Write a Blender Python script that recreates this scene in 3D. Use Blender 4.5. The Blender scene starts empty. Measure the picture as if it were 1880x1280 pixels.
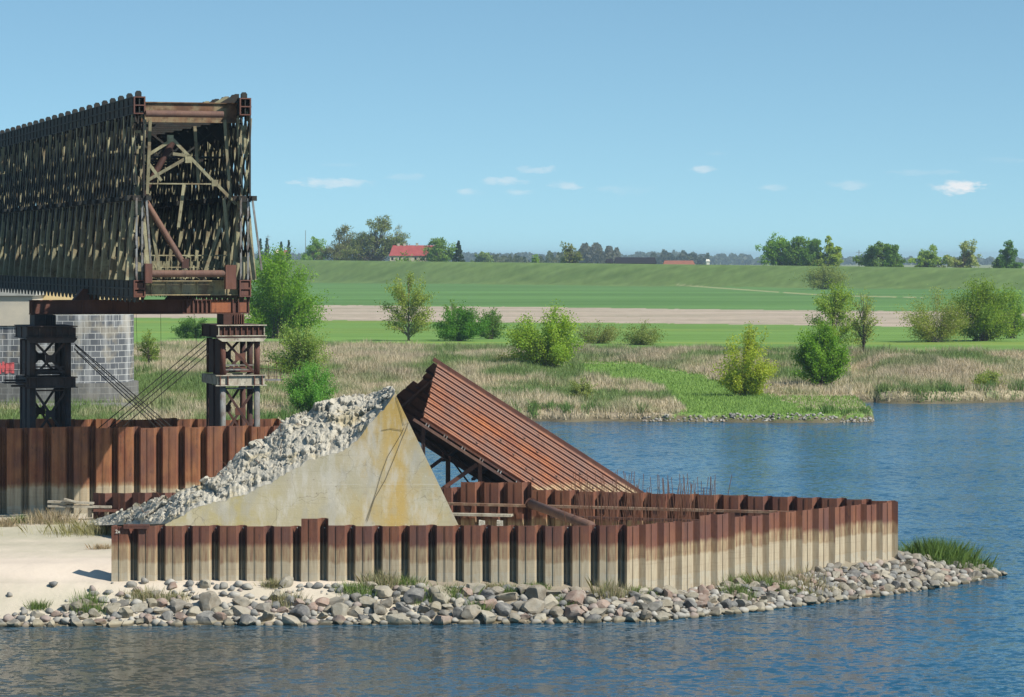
import bpy, math, random
import numpy as np
from mathutils import Vector, noise as mn
random.seed(7); rng = np.random.default_rng(7)
C = bpy.context.scene.collection
scene = bpy.context.scene
R = math.radians

# ------------------------------------------------------------------ camera, sky, sun
F = 5900.0; HZ = 474.0; CX = 940.0; CZ = 15.5      # focal length in photo pixels, horizon row, centre column, camera height
cam_d = bpy.data.cameras.new("camera"); cam = bpy.data.objects.new("camera", cam_d); C.objects.link(cam)
cam.location = (0, 0, CZ); cam.rotation_euler = (R(90), 0, 0)
cam_d.sensor_width = 36; cam_d.lens = F/1880*36; cam_d.shift_y = -(640-HZ)/1880
cam_d.clip_start = 1; cam_d.clip_end = 40000
scene.camera = cam

SUN_EL = R(44); SUN_AZ = R(122)                   # azimuth clockwise from +Y
world = bpy.data.worlds.new("World"); scene.world = world; world.use_nodes = True
nt = world.node_tree; nt.nodes.clear()
wo = nt.nodes.new('ShaderNodeOutputWorld'); bg = nt.nodes.new('ShaderNodeBackground')
sky = nt.nodes.new('ShaderNodeTexSky'); sky.sky_type = 'NISHITA'; sky.sun_disc = False
sky.sun_elevation = SUN_EL; sky.sun_rotation = SUN_AZ
sky.altitude = 0; sky.air_density = 1.0; sky.dust_density = 0.2; sky.ozone_density = 3.0
bg.inputs['Strength'].default_value = 0.10
def WN(t): return nt.nodes.new(t)
def wm(op, a, b=None, clamp=False):
    m = WN('ShaderNodeMath'); m.operation = op; m.use_clamp = clamp
    for i, v in enumerate((a, b)):
        if v is None: continue
        if isinstance(v, (int, float)): m.inputs[i].default_value = v
        else: nt.links.new(v, m.inputs[i])
    return m.outputs[0]
tc = WN('ShaderNodeTexCoord'); sx = WN('ShaderNodeSeparateXYZ'); nt.links.new(tc.outputs['Generated'], sx.inputs[0])
lift = WN('ShaderNodeCombineXYZ'); nt.links.new(sx.outputs[0], lift.inputs[0]); nt.links.new(sx.outputs[1], lift.inputs[1])
nt.links.new(wm('ADD', wm('MULTIPLY', wm('MAXIMUM', sx.outputs[2], 0.0), 1.7), .105), lift.inputs[2])
nrmz = WN('ShaderNodeVectorMath'); nrmz.operation = 'NORMALIZE'; nt.links.new(lift.outputs[0], nrmz.inputs[0]); nt.links.new(nrmz.outputs[0], sky.inputs['Vector'])
az = wm('ARCTAN2', sx.outputs[0], sx.outputs[1]); el = sx.outputs[2]
cmb = WN('ShaderNodeCombineXYZ'); nt.links.new(wm('MULTIPLY', az, 1.0), cmb.inputs[0]); nt.links.new(wm('MULTIPLY', el, 2.6), cmb.inputs[1])
nz = WN('ShaderNodeTexNoise'); nz.inputs['Scale'].default_value = 190; nz.inputs['Detail'].default_value = 6; nz.inputs['Roughness'].default_value = .6
nt.links.new(cmb.outputs[0], nz.inputs['Vector'])
nz2 = WN('ShaderNodeTexNoise'); nz2.inputs['Scale'].default_value = 60; nz2.inputs['Detail'].default_value = 3
nt.links.new(cmb.outputs[0], nz2.inputs['Vector'])
dist = wm('SUBTRACT', nz.outputs[0], .5)
clouds = [(615,336,78,11,.75),(925,333,45,9,.5),(984,312,40,8,.55),(858,352,26,7,.55),(1040,340,32,9,.6),(1285,311,30,8,.45),
          (1420,345,34,7,.35),(1560,340,42,10,.5),(1757,345,50,13,.95),(950,353,30,6,.4),(1150,348,60,9,.25),(1320,283,20,5,.12),
          (1700,318,80,6,.2),(745,325,40,8,.2),(620,303,40,5,.12),(1840,296,50,6,.15)]
acc = None
for (px, py, w, h, a) in clouds:
    ca = math.atan((px-CX)/F); ce = (HZ-py)/F
    dx = wm('DIVIDE', wm('SUBTRACT', az, ca), w/F); dz = wm('DIVIDE', wm('SUBTRACT', el, ce), h/F)
    d = wm('SQRT', wm('ADD', wm('MULTIPLY', dx, dx), wm('MULTIPLY', dz, dz)))
    v = wm('SUBTRACT', 1.0, d); v = wm('ADD', v, wm('MULTIPLY', dist, 2.6)); v = wm('MULTIPLY', v, 1.5, True)
    v = wm('MULTIPLY', v, a)
    acc = v if acc is None else wm('MAXIMUM', acc, v)
acc = wm('MULTIPLY', acc, wm('MULTIPLY', wm('SUBTRACT', nz2.outputs[0], .25), 2.2, True), True)
tint = WN('ShaderNodeMix'); tint.data_type = 'RGBA'; tint.blend_type = 'MULTIPLY'; tint.inputs[0].default_value = 1.0
nt.links.new(sky.outputs[0], tint.inputs[6]); tint.inputs[7].default_value = (1.02, 1.20, 1.09, 1)
cm = WN('ShaderNodeMix'); cm.data_type = 'RGBA'; nt.links.new(wm('MULTIPLY', acc, .95), cm.inputs[0])
nt.links.new(tint.outputs[2], cm.inputs[6]); cm.inputs[7].default_value = (7.4, 7.3, 7.3, 1)
nt.links.new(cm.outputs[2], bg.inputs['Color']); nt.links.new(bg.outputs[0], wo.inputs['Surface'])

sd = bpy.data.lights.new("sun", 'SUN'); sd.energy = 4.8; sd.angle = R(.55); sd.color = (1.0, .95, .86)
sun = bpy.data.objects.new("sun", sd); C.objects.link(sun)
sv = Vector((math.sin(SUN_AZ)*math.cos(SUN_EL), math.cos(SUN_AZ)*math.cos(SUN_EL), math.sin(SUN_EL)))
sun.rotation_euler = sv.to_track_quat('Z', 'Y').to_euler(); sun.location = (60, -20, 60)
scene.view_settings.view_transform = 'Standard'; scene.view_settings.look = 'None'
scene.view_settings.exposure = 0.36; scene.view_settings.gamma = 1.0
scene.cycles.max_bounces = 6; scene.cycles.volume_bounces = 0; scene.cycles.transparent_max_bounces = 8
scene.cycles.caustics_reflective = False; scene.cycles.caustics_refractive = False
scene.cycles.use_denoising = True; scene.cycles.diffuse_bounces = 1

# ------------------------------------------------------------------ helpers
def W(px, py, D): return Vector(((px-CX)/F*D, D, CZ-(py-HZ)/F*D))
def G(px, D, z): return Vector(((px-CX)/F*D, D, z))
def tag(o, label=None, cat=None, group=None, kind=None):
    if label: o['label'] = label
    if cat: o['category'] = cat
    if group: o['group'] = group
    if kind: o['kind'] = kind
    return o
def empty(name, loc, rz=0, label=None, cat=None, group=None):
    o = bpy.data.objects.new(name, None); C.objects.link(o); o.location = loc; o.rotation_euler = (0, 0, rz)
    o.empty_display_size = .3
    return tag(o, label, cat, group)
def link(name, me, mat, parent=None, smooth=False, loc=None):
    if mat: me.materials.append(mat)
    o = bpy.data.objects.new(name, me); C.objects.link(o)
    if loc is not None: o.location = loc
    if parent: o.parent = parent
    if smooth: me.shade_smooth()
    return o
class MB:
    """collects solids and builds them as one mesh"""
    def __init__(s): s.v = []; s.f = []
    def add(s, vs, fs):
        n = len(s.v); s.v += [tuple(v) for v in vs]; s.f += [tuple(i+n for i in f) for f in fs]
    def hexa(s, p):       # p: 8 points, bottom 4 then top 4
        s.add(p, [(0,3,2,1),(4,5,6,7),(0,1,5,4),(1,2,6,5),(2,3,7,6),(3,0,4,7)])
    def box(s, c, d, ax=None):
        c = Vector(c); X, Y, Z = ax if ax else (Vector((1,0,0)), Vector((0,1,0)), Vector((0,0,1)))
        X = X*d[0]/2; Y = Y*d[1]/2; Z = Z*d[2]/2
        s.hexa([c-X-Y-Z, c+X-Y-Z, c+X+Y-Z, c-X+Y-Z, c-X-Y+Z, c+X-Y+Z, c+X+Y+Z, c-X+Y+Z])
    def bar(s, a, b, w, h, side=None):   # w along side, h across
        a = Vector(a); b = Vector(b); d = b-a; L = d.length
        if L < 1e-6: return
        d.normalize()
        if side is None: side = Vector((0,0,1)) if abs(d.z) < .9 else Vector((1,0,0))
        X = Vector(side); X = X-d*X.dot(d)
        if X.length < 1e-6: X = d.orthogonal()
        X.normalize(); Y = d.cross(X)
        s.box((a+b)/2, (w, h, L), (X, Y, d))
    def tube(s, pts, r, n=8, r2=None, cap=True):
        pts = [Vector(p) for p in pts]; m = len(pts); base = len(s.v)
        prev = None
        for i, p in enumerate(pts):
            d = (pts[min(i+1, m-1)]-pts[max(i-1, 0)]).normalized()
            X = d.orthogonal() if prev is None else (prev-d*prev.dot(d))
            X.normalize(); prev = X; Y = d.cross(X)
            rr = r if r2 is None else r+(r2-r)*i/(m-1)
            for k in range(n):
                a = 2*math.pi*k/n; s.v.append(tuple(p+X*math.cos(a)*rr+Y*math.sin(a)*rr))
        for i in range(m-1):
            for k in range(n):
                a = base+i*n+k; b = base+i*n+(k+1) % n
                s.f.append((a, b, b+n, a+n))
        if cap: s.f.append(tuple(base+k for k in range(n))[::-1]); s.f.append(tuple(base+(m-1)*n+k for k in range(n)))
    def prism(s, poly, axis_vec):        # poly: list of points (planar), extruded by vector
        n = len(poly); a = [Vector(p) for p in poly]; e = Vector(axis_vec)
        s.add(a+[p+e for p in a], [tuple(range(n))[::-1], tuple(range(n, 2*n))]+[(i, (i+1) % n, n+(i+1) % n, n+i) for i in range(n)])
    def build(s, name, mat, parent=None, smooth=False, loc=None):
        me = bpy.data.meshes.new(name); me.from_pydata(s.v, [], s.f)
        import bmesh
        bm = bmesh.new(); bm.from_mesh(me); bmesh.ops.recalc_face_normals(bm, faces=bm.faces); bm.to_mesh(me); bm.free()
        return link(name, me, mat, parent, smooth, loc)
def np_mesh(name, verts, faces, mat, cols=None, parent=None, smooth=False):
    """fast mesh: verts (n,3), faces (m,k) all the same k"""
    me = bpy.data.meshes.new(name); n = len(verts); m, k = faces.shape
    me.vertices.add(n); me.vertices.foreach_set('co', verts.astype(np.float32).ravel())
    me.loops.add(m*k); me.loops.foreach_set('vertex_index', faces.astype(np.int32).ravel())
    me.polygons.add(m); me.polygons.foreach_set('loop_start', np.arange(0, m*k, k, dtype=np.int32))
    me.polygons.foreach_set('loop_total', np.full(m, k, dtype=np.int32))
    me.update(calc_edges=True)
    if cols is not None:
        a = me.color_attributes.new('col', 'FLOAT_COLOR', 'POINT')
        c4 = np.ones((n, 4), dtype=np.float32); c4[:, :3] = cols; a.data.foreach_set('color', c4.ravel())
    return link(name, me, mat, parent, smooth)

# smooth value noise in numpy
_T = np.random.default_rng(11).random((256, 256))
def vn(x, y):
    xi = np.floor(x).astype(int); yi = np.floor(y).astype(int); fx = x-xi; fy = y-yi
    fx = fx*fx*(3-2*fx); fy = fy*fy*(3-2*fy)
    a = _T[xi & 255, yi & 255]; b = _T[(xi+1) & 255, yi & 255]; c = _T[xi & 255, (yi+1) & 255]; d = _T[(xi+1) & 255, (yi+1) & 255]
    return a*(1-fx)*(1-fy)+b*fx*(1-fy)+c*(1-fx)*fy+d*fx*fy
def fbm(x, y, o=4):
    s = 0; a = .5; t = 0
    for i in range(o): s = s+a*vn(x*2**i+17*i, y*2**i+31*i); t += a; a *= .5
    return s/t
def sst(a, b, x): t = np.clip((x-a)/(b-a), 0, 1); return t*t*(3-2*t)

# ------------------------------------------------------------------ materials
class NM:
    def __init__(s, name):
        s.m = bpy.data.materials.new(name); s.m.use_nodes = True; s.t = s.m.node_tree; s.n = s.t.nodes
        s.b = s.n['Principled BSDF']
        s.geo = s.n.new('ShaderNodeNewGeometry'); s.pos = s.geo.outputs['Position']
    def lk(s, a, b): s.t.links.new(a, b)
    def val(s, v, inp):
        if isinstance(v, (int, float)): inp.default_value = v
        elif isinstance(v, tuple): inp.default_value = v if len(v) == 4 or inp.type == 'VECTOR' else v+(1,)
        else: s.lk(v, inp)
    def math(s, op, a, b=0.0, clamp=False):
        m = s.n.new('ShaderNodeMath'); m.operation = op; m.use_clamp = clamp; s.val(a, m.inputs[0]); s.val(b, m.inputs[1]); return m.outputs[0]
    def mix(s, f, a, b, mode='MIX'):
        m = s.n.new('ShaderNodeMix'); m.data_type = 'RGBA'; m.blend_type = mode
        s.val(f, m.inputs[0]); s.val(a, m.inputs[6]); s.val(b, m.inputs[7]); return m.outputs[2]
    def noise(s, scale=(1,1,1), detail=4, rough=.55, vec=None, dist=0.0, sc=1.0):
        mp = s.n.new('ShaderNodeMapping'); mp.inputs['Scale'].default_value = scale
        s.lk(vec if vec is not None else s.pos, mp.inputs['Vector'])
        t = s.n.new('ShaderNodeTexNoise'); t.inputs['Scale'].default_value = sc; t.inputs['Detail'].default_value = detail
        t.inputs['Roughness'].default_value = rough; t.inputs['Distortion'].default_value = dist
        s.lk(mp.outputs[0], t.inputs['Vector']); return t.outputs['Fac']
    def n_col(s, sc):
        mp = s.n.new('ShaderNodeMapping'); mp.inputs['Scale'].default_value = sc; s.lk(s.pos, mp.inputs['Vector'])
        t = s.n.new('ShaderNodeTexNoise'); t.inputs['Scale'].default_value = 1; t.inputs['Detail'].default_value = 4
        s.lk(mp.outputs[0], t.inputs['Vector']); v = s.n.new('ShaderNodeVectorMath'); v.operation = 'MULTIPLY_ADD'
        s.lk(t.outputs['Color'], v.inputs[0]); v.inputs[1].default_value = (6,6,6); s.lk(s.pos, v.inputs[2]); return v.outputs[0]
    def voro(s, scale=(1,1,1), feat='F1', out='Distance', vec=None):
        mp = s.n.new('ShaderNodeMapping'); mp.inputs['Scale'].default_value = scale
        s.lk(vec if vec is not None else s.pos, mp.inputs['Vector'])
        t = s.n.new('ShaderNodeTexVoronoi'); t.feature = feat; t.inputs['Scale'].default_value = 1
        s.lk(mp.outputs[0], t.inputs['Vector']); return t.outputs[out]
    def ramp(s, f, lo, hi): # linear remap clamp
        m = s.n.new('ShaderNodeMapRange'); s.val(f, m.inputs['Value'])
        s.val(lo, m.inputs['From Min']); s.val(hi, m.inputs['From Max']); return m.outputs[0]
    def sep(s, v=None):
        x = s.n.new('ShaderNodeSeparateXYZ'); s.lk(v if v is not None else s.pos, x.inputs[0]); return x.outputs
    def rand(s): return s.n.new('ShaderNodeObjectInfo').outputs['Random']
    def attr(s, name='col'):
        a = s.n.new('ShaderNodeAttribute'); a.attribute_name = name; return a.outputs['Color']
    def bump(s, h, strength=.3, dist=.1):
        b = s.n.new('ShaderNodeBump'); b.inputs['Strength'].default_value = strength; b.inputs['Distance'].default_value = dist
        s.lk(h, b.inputs['Height']); s.lk(b.outputs[0], s.b.inputs['Normal'])
    def out(s, col, rough=.8, spec=.3, metal=0.0):
        s.val(col, s.b.inputs['Base Color']); s.val(rough, s.b.inputs['Roughness'])
        s.b.inputs['Specular IOR Level'].default_value = spec; s.b.inputs['Metallic'].default_value = metal
        return s.m

def rust_mat(name, red=(.15,.054,.034), orange=(.22,.09,.045), purple=(.12,.06,.05), dark=(.035,.016,.012),
             silt=None, rnd=.35, spread=.24):
    m = NM(name); r = m.rand()
    st = m.noise((5, 5, .35), 4, .6); bl = m.noise((1.2, 1.2, .9), 4); fine = m.noise((14, 14, 7), 4, .65)
    c = m.mix(m.ramp(bl, .35, .65), red, orange)
    c = m.mix(m.math('MULTIPLY', m.ramp(m.noise((.9, .9, .5), 3), .45, .7), .7), c, purple)
    c = m.mix(m.math('MULTIPLY', m.ramp(st, .5, .75), .55), c, dark)
    c = m.mix(m.math('MULTIPLY', m.ramp(fine, .55, .8), .45), c, dark)
    c = m.mix(m.math('MULTIPLY', r, rnd), c, purple)
    run = m.noise((11, 11, .22), 3, .55); c = m.mix(m.math('MULTIPLY', m.ramp(run, .56, .68), .45), c, orange)
    c = m.mix(m.math('MULTIPLY', m.ramp(m.noise((2.6, 2.6, 1.4), 5, .7), .60, .68), .55), c, (.055,.03,.028))
    if silt:
        z = m.sep()[2]; zz = m.math('ADD', z, m.math('MULTIPLY', m.math('SUBTRACT', r, .5), spread))
        zz = m.math('ADD', zz, m.math('MULTIPLY', m.math('SUBTRACT', m.noise((4, 4, .3), 3), .5), .32))
        z1, z2, z3 = silt
        f1 = m.ramp(zz, z1+.10, z1-.12)           # first thin film
        f2 = m.ramp(zz, z2+.05, z2-.06)           # heavier silt
        f3 = m.ramp(zz, z3+.02, z3-.02)
        stn = m.noise((7, 7, .8), 4, .6)
        c = m.mix(m.math('MULTIPLY', f1, m.ramp(stn, .25, .8)), c, (.47,.38,.22))
        c = m.mix(m.math('MULTIPLY', f2, .72), c, m.mix(stn, (.30,.24,.15), (.58,.51,.37)))
        c = m.mix(m.math('MULTIPLY', f3, m.math('MULTIPLY', m.ramp(m.noise((9,9,3),4), .3, .6), .7)), c, (.40,.37,.29))
        hl = m.noise((.3, .3, 22), 3, .6)
        c = m.mix(m.math('MULTIPLY', f1, m.math('MULTIPLY', m.ramp(hl, .55, .75), .35)), c, (.17,.11,.07))
    m.bump(m.noise((10, 10, 5), 5, .7), .35, .02)
    return m.out(c, m.math('ADD', .62, m.math('MULTIPLY', fine, .3)), .35)
M = {}
M['pile_front'] = rust_mat('rust_silt_front', silt=(3.0, 2.3, 1.75))
M['pile_nose'] = rust_mat('rust_silt_nose', silt=(2.9, 2.35, 1.5), spread=.35)
M['pile_mid'] = rust_mat('rust_silt_mid', red=(.20,.07,.035), orange=(.30,.13,.055), silt=(3.15, 3.0, 2.0))
M['pile_back'] = rust_mat('rust_back', silt=(2.6, 2.2, 1.2))
M['rust'] = rust_mat('rust_steel', red=(.105,.038,.025), orange=(.16,.065,.038))
M['rust_panel'] = rust_mat('rust_panel', red=(.23,.08,.042), orange=(.40,.135,.045), purple=(.20,.12,.095), rnd=.9, silt=(3.2, 2.2, 1.2))
M['rust_dark'] = rust_mat('rust_dark', red=(.06,.024,.018), orange=(.09,.037,.024), purple=(.045,.03,.028))
M['rust_beam'] = rust_mat('rust_beam', red=(.085,.032,.02), orange=(.13,.05,.028))
M['pipe'] = rust_mat('rust_pipe', red=(.14,.068,.05), orange=(.21,.115,.072), purple=(.11,.068,.058))
M['sunlit_rust'] = rust_mat('sunlit_rust', red=(.30,.10,.045), orange=(.36,.13,.055), rnd=.1)  # brighter copy of the girder rust, sunlight put into the colour
def old_paint(name, a, b, c3, rustf=.5, tone=.0):
    m = NM(name)
    c = m.mix(m.ramp(m.noise((2, 2, .8), 4), .35, .65), a, b)
    c = m.mix(m.math('MULTIPLY', m.ramp(m.noise((1.1,1.1,1.4), 5, .65), .48, .62), rustf), c, c3)
    c = m.mix(m.math('MULTIPLY', m.ramp(m.noise((9, 9, 4), 3), .55, .75), .6), c, (.02,.017,.013))
    c = m.mix(m.math('MULTIPLY', m.rand(), tone), c, (.025,.022,.018))
    m.bump(m.noise((12, 12, 12), 4), .4, .02)
    return m.out(c, .75, .3)
M['truss'] = old_paint('olive_flaking_paint', (.39,.365,.225), (.25,.225,.13), (.17,.09,.05), .5, .45)
M['truss_dark'] = old_paint('dark_truss_paint', (.018,.022,.022), (.034,.034,.028), (.035,.02,.014), .6)  # near-black base colour for chords, rails and lattice
M['truss_plate'] = old_paint('ochre_plate', (.38,.30,.15), (.26,.22,.14), (.12,.06,.035), .7)
M['waler'] = old_paint('waler_rust', (.30,.22,.15), (.20,.11,.07), (.12,.05,.03), .6)
M['shaded_steel'] = old_paint('shaded_trestle_steel', (.035,.028,.026), (.05,.042,.042), (.07,.035,.025), .5)  # darkened copy of the trestle steels, shade put into the colour
M['portal'] = old_paint('portal_rust', (.17,.085,.045), (.24,.19,.11), (.08,.035,.02), .7)
M['steel_grey'] = old_paint('grey_steel', (.24,.25,.25), (.14,.13,.11), (.12,.06,.04), .5)
M['pale_steel'] = old_paint('pale_steel', (.50,.47,.38), (.34,.31,.24), (.18,.10,.06), .4)
M['wood'] = old_paint('weathered_wood', (.45,.41,.33), (.30,.27,.21), (.22,.18,.12), .4)

def concrete_mat():
    m = NM('stained_concrete'); x, y, z = m.sep()
    n1 = m.noise((.5, .5, .5), 5); n2 = m.noise((3, 3, .25), 4); n3 = m.noise((6, 6, 6), 5, .65)
    c = m.mix(m.ramp(n1, .3, .7), (.47,.425,.315), (.36,.33,.22))
    c = m.mix(m.math('MULTIPLY', m.ramp(n2, .45, .75), .5), c, (.42,.39,.33))
    c = m.mix(m.math('MULTIPLY', m.ramp(z, 5.2, 3.6), .6), c, (.43,.38,.23))
    fl = m.ramp(m.math('ABSOLUTE', m.math('SUBTRACT', m.math('FRACT', m.math('MULTIPLY', z, 1.35)), .5)), .035, .0)
    c = m.mix(m.math('MULTIPLY', fl, m.math('MULTIPLY', m.ramp(m.noise((.7,.7,2), 3), .45, .6), .35)), c, (.20,.18,.13))
    fv = m.ramp(m.math('ABSOLUTE', m.math('SUBTRACT', m.math('FRACT', m.math('MULTIPLY', x, .41)), .5)), .012, .0)
    c = m.mix(m.math('MULTIPLY', fv, m.math('MULTIPLY', m.ramp(m.noise((2,2,.5), 3), .45, .6), .5)), c, (.19,.17,.12))
    ck = m.ramp(m.voro((.42,.42,.5), 'DISTANCE_TO_EDGE', vec=m.mix(.12, m.pos, m.n_col((1.5,1.5,1.5)))), .007, .0)
    c = m.mix(m.math('MULTIPLY', ck, .6), c, (.13,.11,.08))
    # lichen runs: two vertical bands by object x plus patches
    xw = m.math('ADD', x, m.math('MULTIPLY', m.math('SUBTRACT', m.noise((.6,.6,.6), 3), .5), .9))
    def band(cx, w): return m.ramp(m.math('ABSOLUTE', m.math('SUBTRACT', xw, cx)), w, w*.3)
    b1 = m.math('MULTIPLY', band(-5.45, .85), m.ramp(m.noise((2,2,.4), 4), .22, .48))
    c = m.mix(m.math('MULTIPLY', b1, .85), c, (.47,.325,.10))
    b2 = m.math('MULTIPLY', band(-6.95, .8), m.ramp(z, 4.6, 3.4))
    b2 = m.math('MULTIPLY', b2, m.ramp(m.noise((1.4,1.4,.6), 4), .4, .6))
    c = m.mix(m.math('MULTIPLY', b2, .75), c, (.45,.34,.11))
    up = m.math('MULTIPLY', m.ramp(z, 6.3, 7.4), m.ramp(n2, .35, .55))
    c = m.mix(m.math('MULTIPLY', up, .8), c, (.40,.27,.08))
    b4 = m.math('MULTIPLY', m.ramp(x, -8.6, -6.6), m.ramp(m.noise((.9,.9,.55), 5, .65), .44, .60))
    c = m.mix(m.math('MULTIPLY', b4, .6), c, (.46,.33,.12))
    b3 = m.math('MULTIPLY', m.ramp(x, -10.2, -12.0), m.ramp(m.noise((.9,.9,1.2), 4), .45, .62))
    c = m.mix(m.math('MULTIPLY', b3, .8), c, (.40,.34,.15))
    gl = m.ramp(m.math('ABSOLUTE', m.math('SUBTRACT', z, 4.95)), .03, .0)
    c = m.mix(m.math('MULTIPLY', gl, m.math('MULTIPLY', m.ramp(n1, .45, .55), .5)), c, (.55,.52,.44))
    hl = m.noise((.4, .4, 14), 3); c = m.mix(m.math('MULTIPLY', m.ramp(hl, .5, .8), .22), c, (.22,.20,.14))
    c = m.mix(m.math('MULTIPLY', m.ramp(m.noise((1.6,1.6,.5), 5, .65), .5, .66), .55), c, (.55,.53,.47))
    c = m.mix(m.math('MULTIPLY', m.ramp(m.noise((.8,.8,.35), 4, .6), .56, .64), .45), c, (.34,.33,.29))
    c = m.mix(m.math('MULTIPLY', m.ramp(m.noise((11,11,11),4,.7), .62, .72), .6), c, (.6,.57,.5))
    c = m.mix(m.math('MULTIPLY', m.ramp(m.noise((5,5,9),4,.7), .64, .72), .5), c, (.16,.13,.09))
    m.bump(n3, .35, .03); return m.out(c, .9, .2)
M['concrete'] = concrete_mat()
def rubble_mat(name='broken_concrete'):
    m = NM(name)
    c = m.mix(m.ramp(m.noise((1.5,1.5,1.5), 5), .35, .65), (.50,.465,.385), (.40,.37,.30))
    c = m.mix(m.math('MULTIPLY', m.ramp(m.noise((.7,.7,1.0), 4), .55, .66), .6), c, (.43,.35,.19))
    c = m.mix(m.math('MULTIPLY', m.ramp(m.noise((7,7,7), 4, .7), .58, .72), .5), c, (.17,.155,.13))
    m.bump(m.noise((5,5,5), 6, .72), .9, .10); return m.out(c, .95, .15)
M['rubble'] = rubble_mat()
def stone_mat():
    m = NM('boulder_stone'); r = m.rand()
    tc = m.n.new('ShaderNodeTexCoord').outputs['Object']
    ramp = m.n.new('ShaderNodeValToRGB'); m.lk(r, ramp.inputs[0]); cr = ramp.color_ramp; cr.interpolation = 'CONSTANT'
    cols = [(.21,.185,.15),(.28,.25,.205),(.15,.145,.135),(.27,.195,.165),(.24,.215,.165),(.33,.30,.245),(.18,.165,.145),(.23,.165,.14),(.12,.12,.125),(.25,.23,.19)]
    cr.elements[0].position = 0; cr.elements[0].color = cols[0]+(1,)
    cr.elements[1].position = .1; cr.elements[1].color = cols[1]+(1,)
    for i in range(2, 10):
        e = cr.elements.new(i/10); e.color = cols[i]+(1,)
    c = m.mix(1.0, ramp.outputs[0], (1.02,.99,.92), 'MULTIPLY')
    c = m.mix(m.math('MULTIPLY', m.ramp(m.noise((3,3,3), 5, .65), .4, .7), .45), c, (.42,.40,.34))
    c = m.mix(m.math('MULTIPLY', m.ramp(m.noise((9,9,9), 4, .7), .55, .7), .4), c, (.10,.09,.075))
    z = m.sep()[2]
    c = m.mix(m.math('MULTIPLY', m.ramp(z, .22, .10), .6), c, (.36,.31,.20))
    c = m.mix(m.math('MULTIPLY', m.ramp(z, .14, .06), .75), c, (.05,.04,.025))
    m.bump(m.noise((8,8,8), 5, .7), .5, .04); return m.out(c, .9, .2)
M['stone'] = stone_mat()
def masonry_mat(nm='masonry_blocks', dark=False):
    m = NM(nm); tc = m.n.new('ShaderNodeTexCoord').outputs['UV']
    b = m.n.new('ShaderNodeTexBrick'); m.lk(tc, b.inputs['Vector'])
    b.inputs['Color1'].default_value = (.085,.09,.10,1); b.inputs['Color2'].default_value = (.15,.155,.16,1); b.inputs['Mortar'].default_value = (.42,.42,.40,1)
    b.inputs['Scale'].default_value = 1; b.inputs['Mortar Size'].default_value = .03; b.inputs['Brick Width'].default_value = 1.02; b.inputs['Row Height'].default_value = .565
    b.inputs['Mortar Smooth'].default_value = .2; b.inputs['Bias'].default_value = -.2
    c = m.mix(m.math('MULTIPLY', m.ramp(m.noise((1.2,1.2,.12), 4), .48, .7), .65), b.outputs['Color'], (.60,.60,.58))
    c = m.mix(m.math('MULTIPLY', m.ramp(m.noise((.5,.5,.5), 3), .5, .6), .4), c, (.36,.31,.22))
    if dark: c = m.mix(.72, c, (.13,.125,.11))
    m.bump(m.noise((2,2,2), 5, .6), .4, .1)
    return m.out(c, .85, .2)
M['masonry'] = masonry_mat(); M['masonry_dark'] = masonry_mat('masonry_plinth', True)
def plain(name, a, b, sc=1.0, rough=.85, spec=.2, bump=.2):
    m = NM(name); c = m.mix(m.ramp(m.noise((sc,)*3, 5, .6), .3, .7), a, b); m.bump(m.noise((sc*4,)*3, 4), bump, .05); return m.out(c, rough, spec)
M['pier_plaster'] = plain('pier_plaster', (.52,.46,.36), (.40,.37,.31), .6)
M['pier_cap'] = plain('pier_cap', (.42,.41,.37), (.28,.28,.25), 1.5)
M['pier_base'] = plain('pier_base', (.17,.165,.145), (.23,.22,.19), 1.0)
M['ochre_top'] = plain('ochre_top', (.62,.48,.24), (.55,.42,.22), .5)
M['red_paint'] = plain('red_spray_paint', (.62,.08,.09), (.55,.16,.15), 1.2)
M['bark'] = plain('bark', (.14,.115,.085), (.07,.06,.045), 3, .95, .1, .5)
M['bark_pale'] = plain('pale_bark', (.32,.28,.21), (.17,.14,.10), 3, .95, .1, .5)
M['roof_red'] = plain('red_roof', (.36,.085,.075), (.28,.06,.06), .5)
M['roof_dark'] = plain('dark_roof', (.018,.018,.024), (.026,.026,.032), .6)
M['brick_red'] = plain('brick_wall', (.28,.12,.08), (.22,.10,.075), .6)
M['wall_pale'] = plain('pale_wall', (.55,.48,.36), (.48,.42,.33), .6)
M['white'] = plain('white_mark', (.75,.73,.66), (.6,.55,.4), 5)
M['black'] = plain('black_cable', (.02,.018,.016), (.035,.03,.025), 5, .6)
M['rebar'] = plain('rebar_rust', (.12,.055,.035), (.19,.095,.06), 4)
M['bare_soil'] = plain('bare_soil', (.35,.27,.2), (.45,.37,.28), 2)

def leaf_mat(name, trans=.35, rough=.55):
    m = NM(name); c = m.attr('col'); m.out(c, rough, .25)
    tr = m.n.new('ShaderNodeBsdfTranslucent'); m.lk(m.mix(1.0, c, (1.25,1.2,.6), 'MULTIPLY'), tr.inputs['Color'])
    mx = m.n.new('ShaderNodeMixShader'); mx.inputs[0].default_value = trans
    o = m.n['Material Output']; m.lk(m.b.outputs[0], mx.inputs[1]); m.lk(tr.outputs[0], mx.inputs[2]); m.lk(mx.outputs[0], o.inputs['Surface'])
    return m.m
M['leaf'] = leaf_mat('leaves', .5); M['blade'] = leaf_mat('grass_blades', .25, .7)

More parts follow.
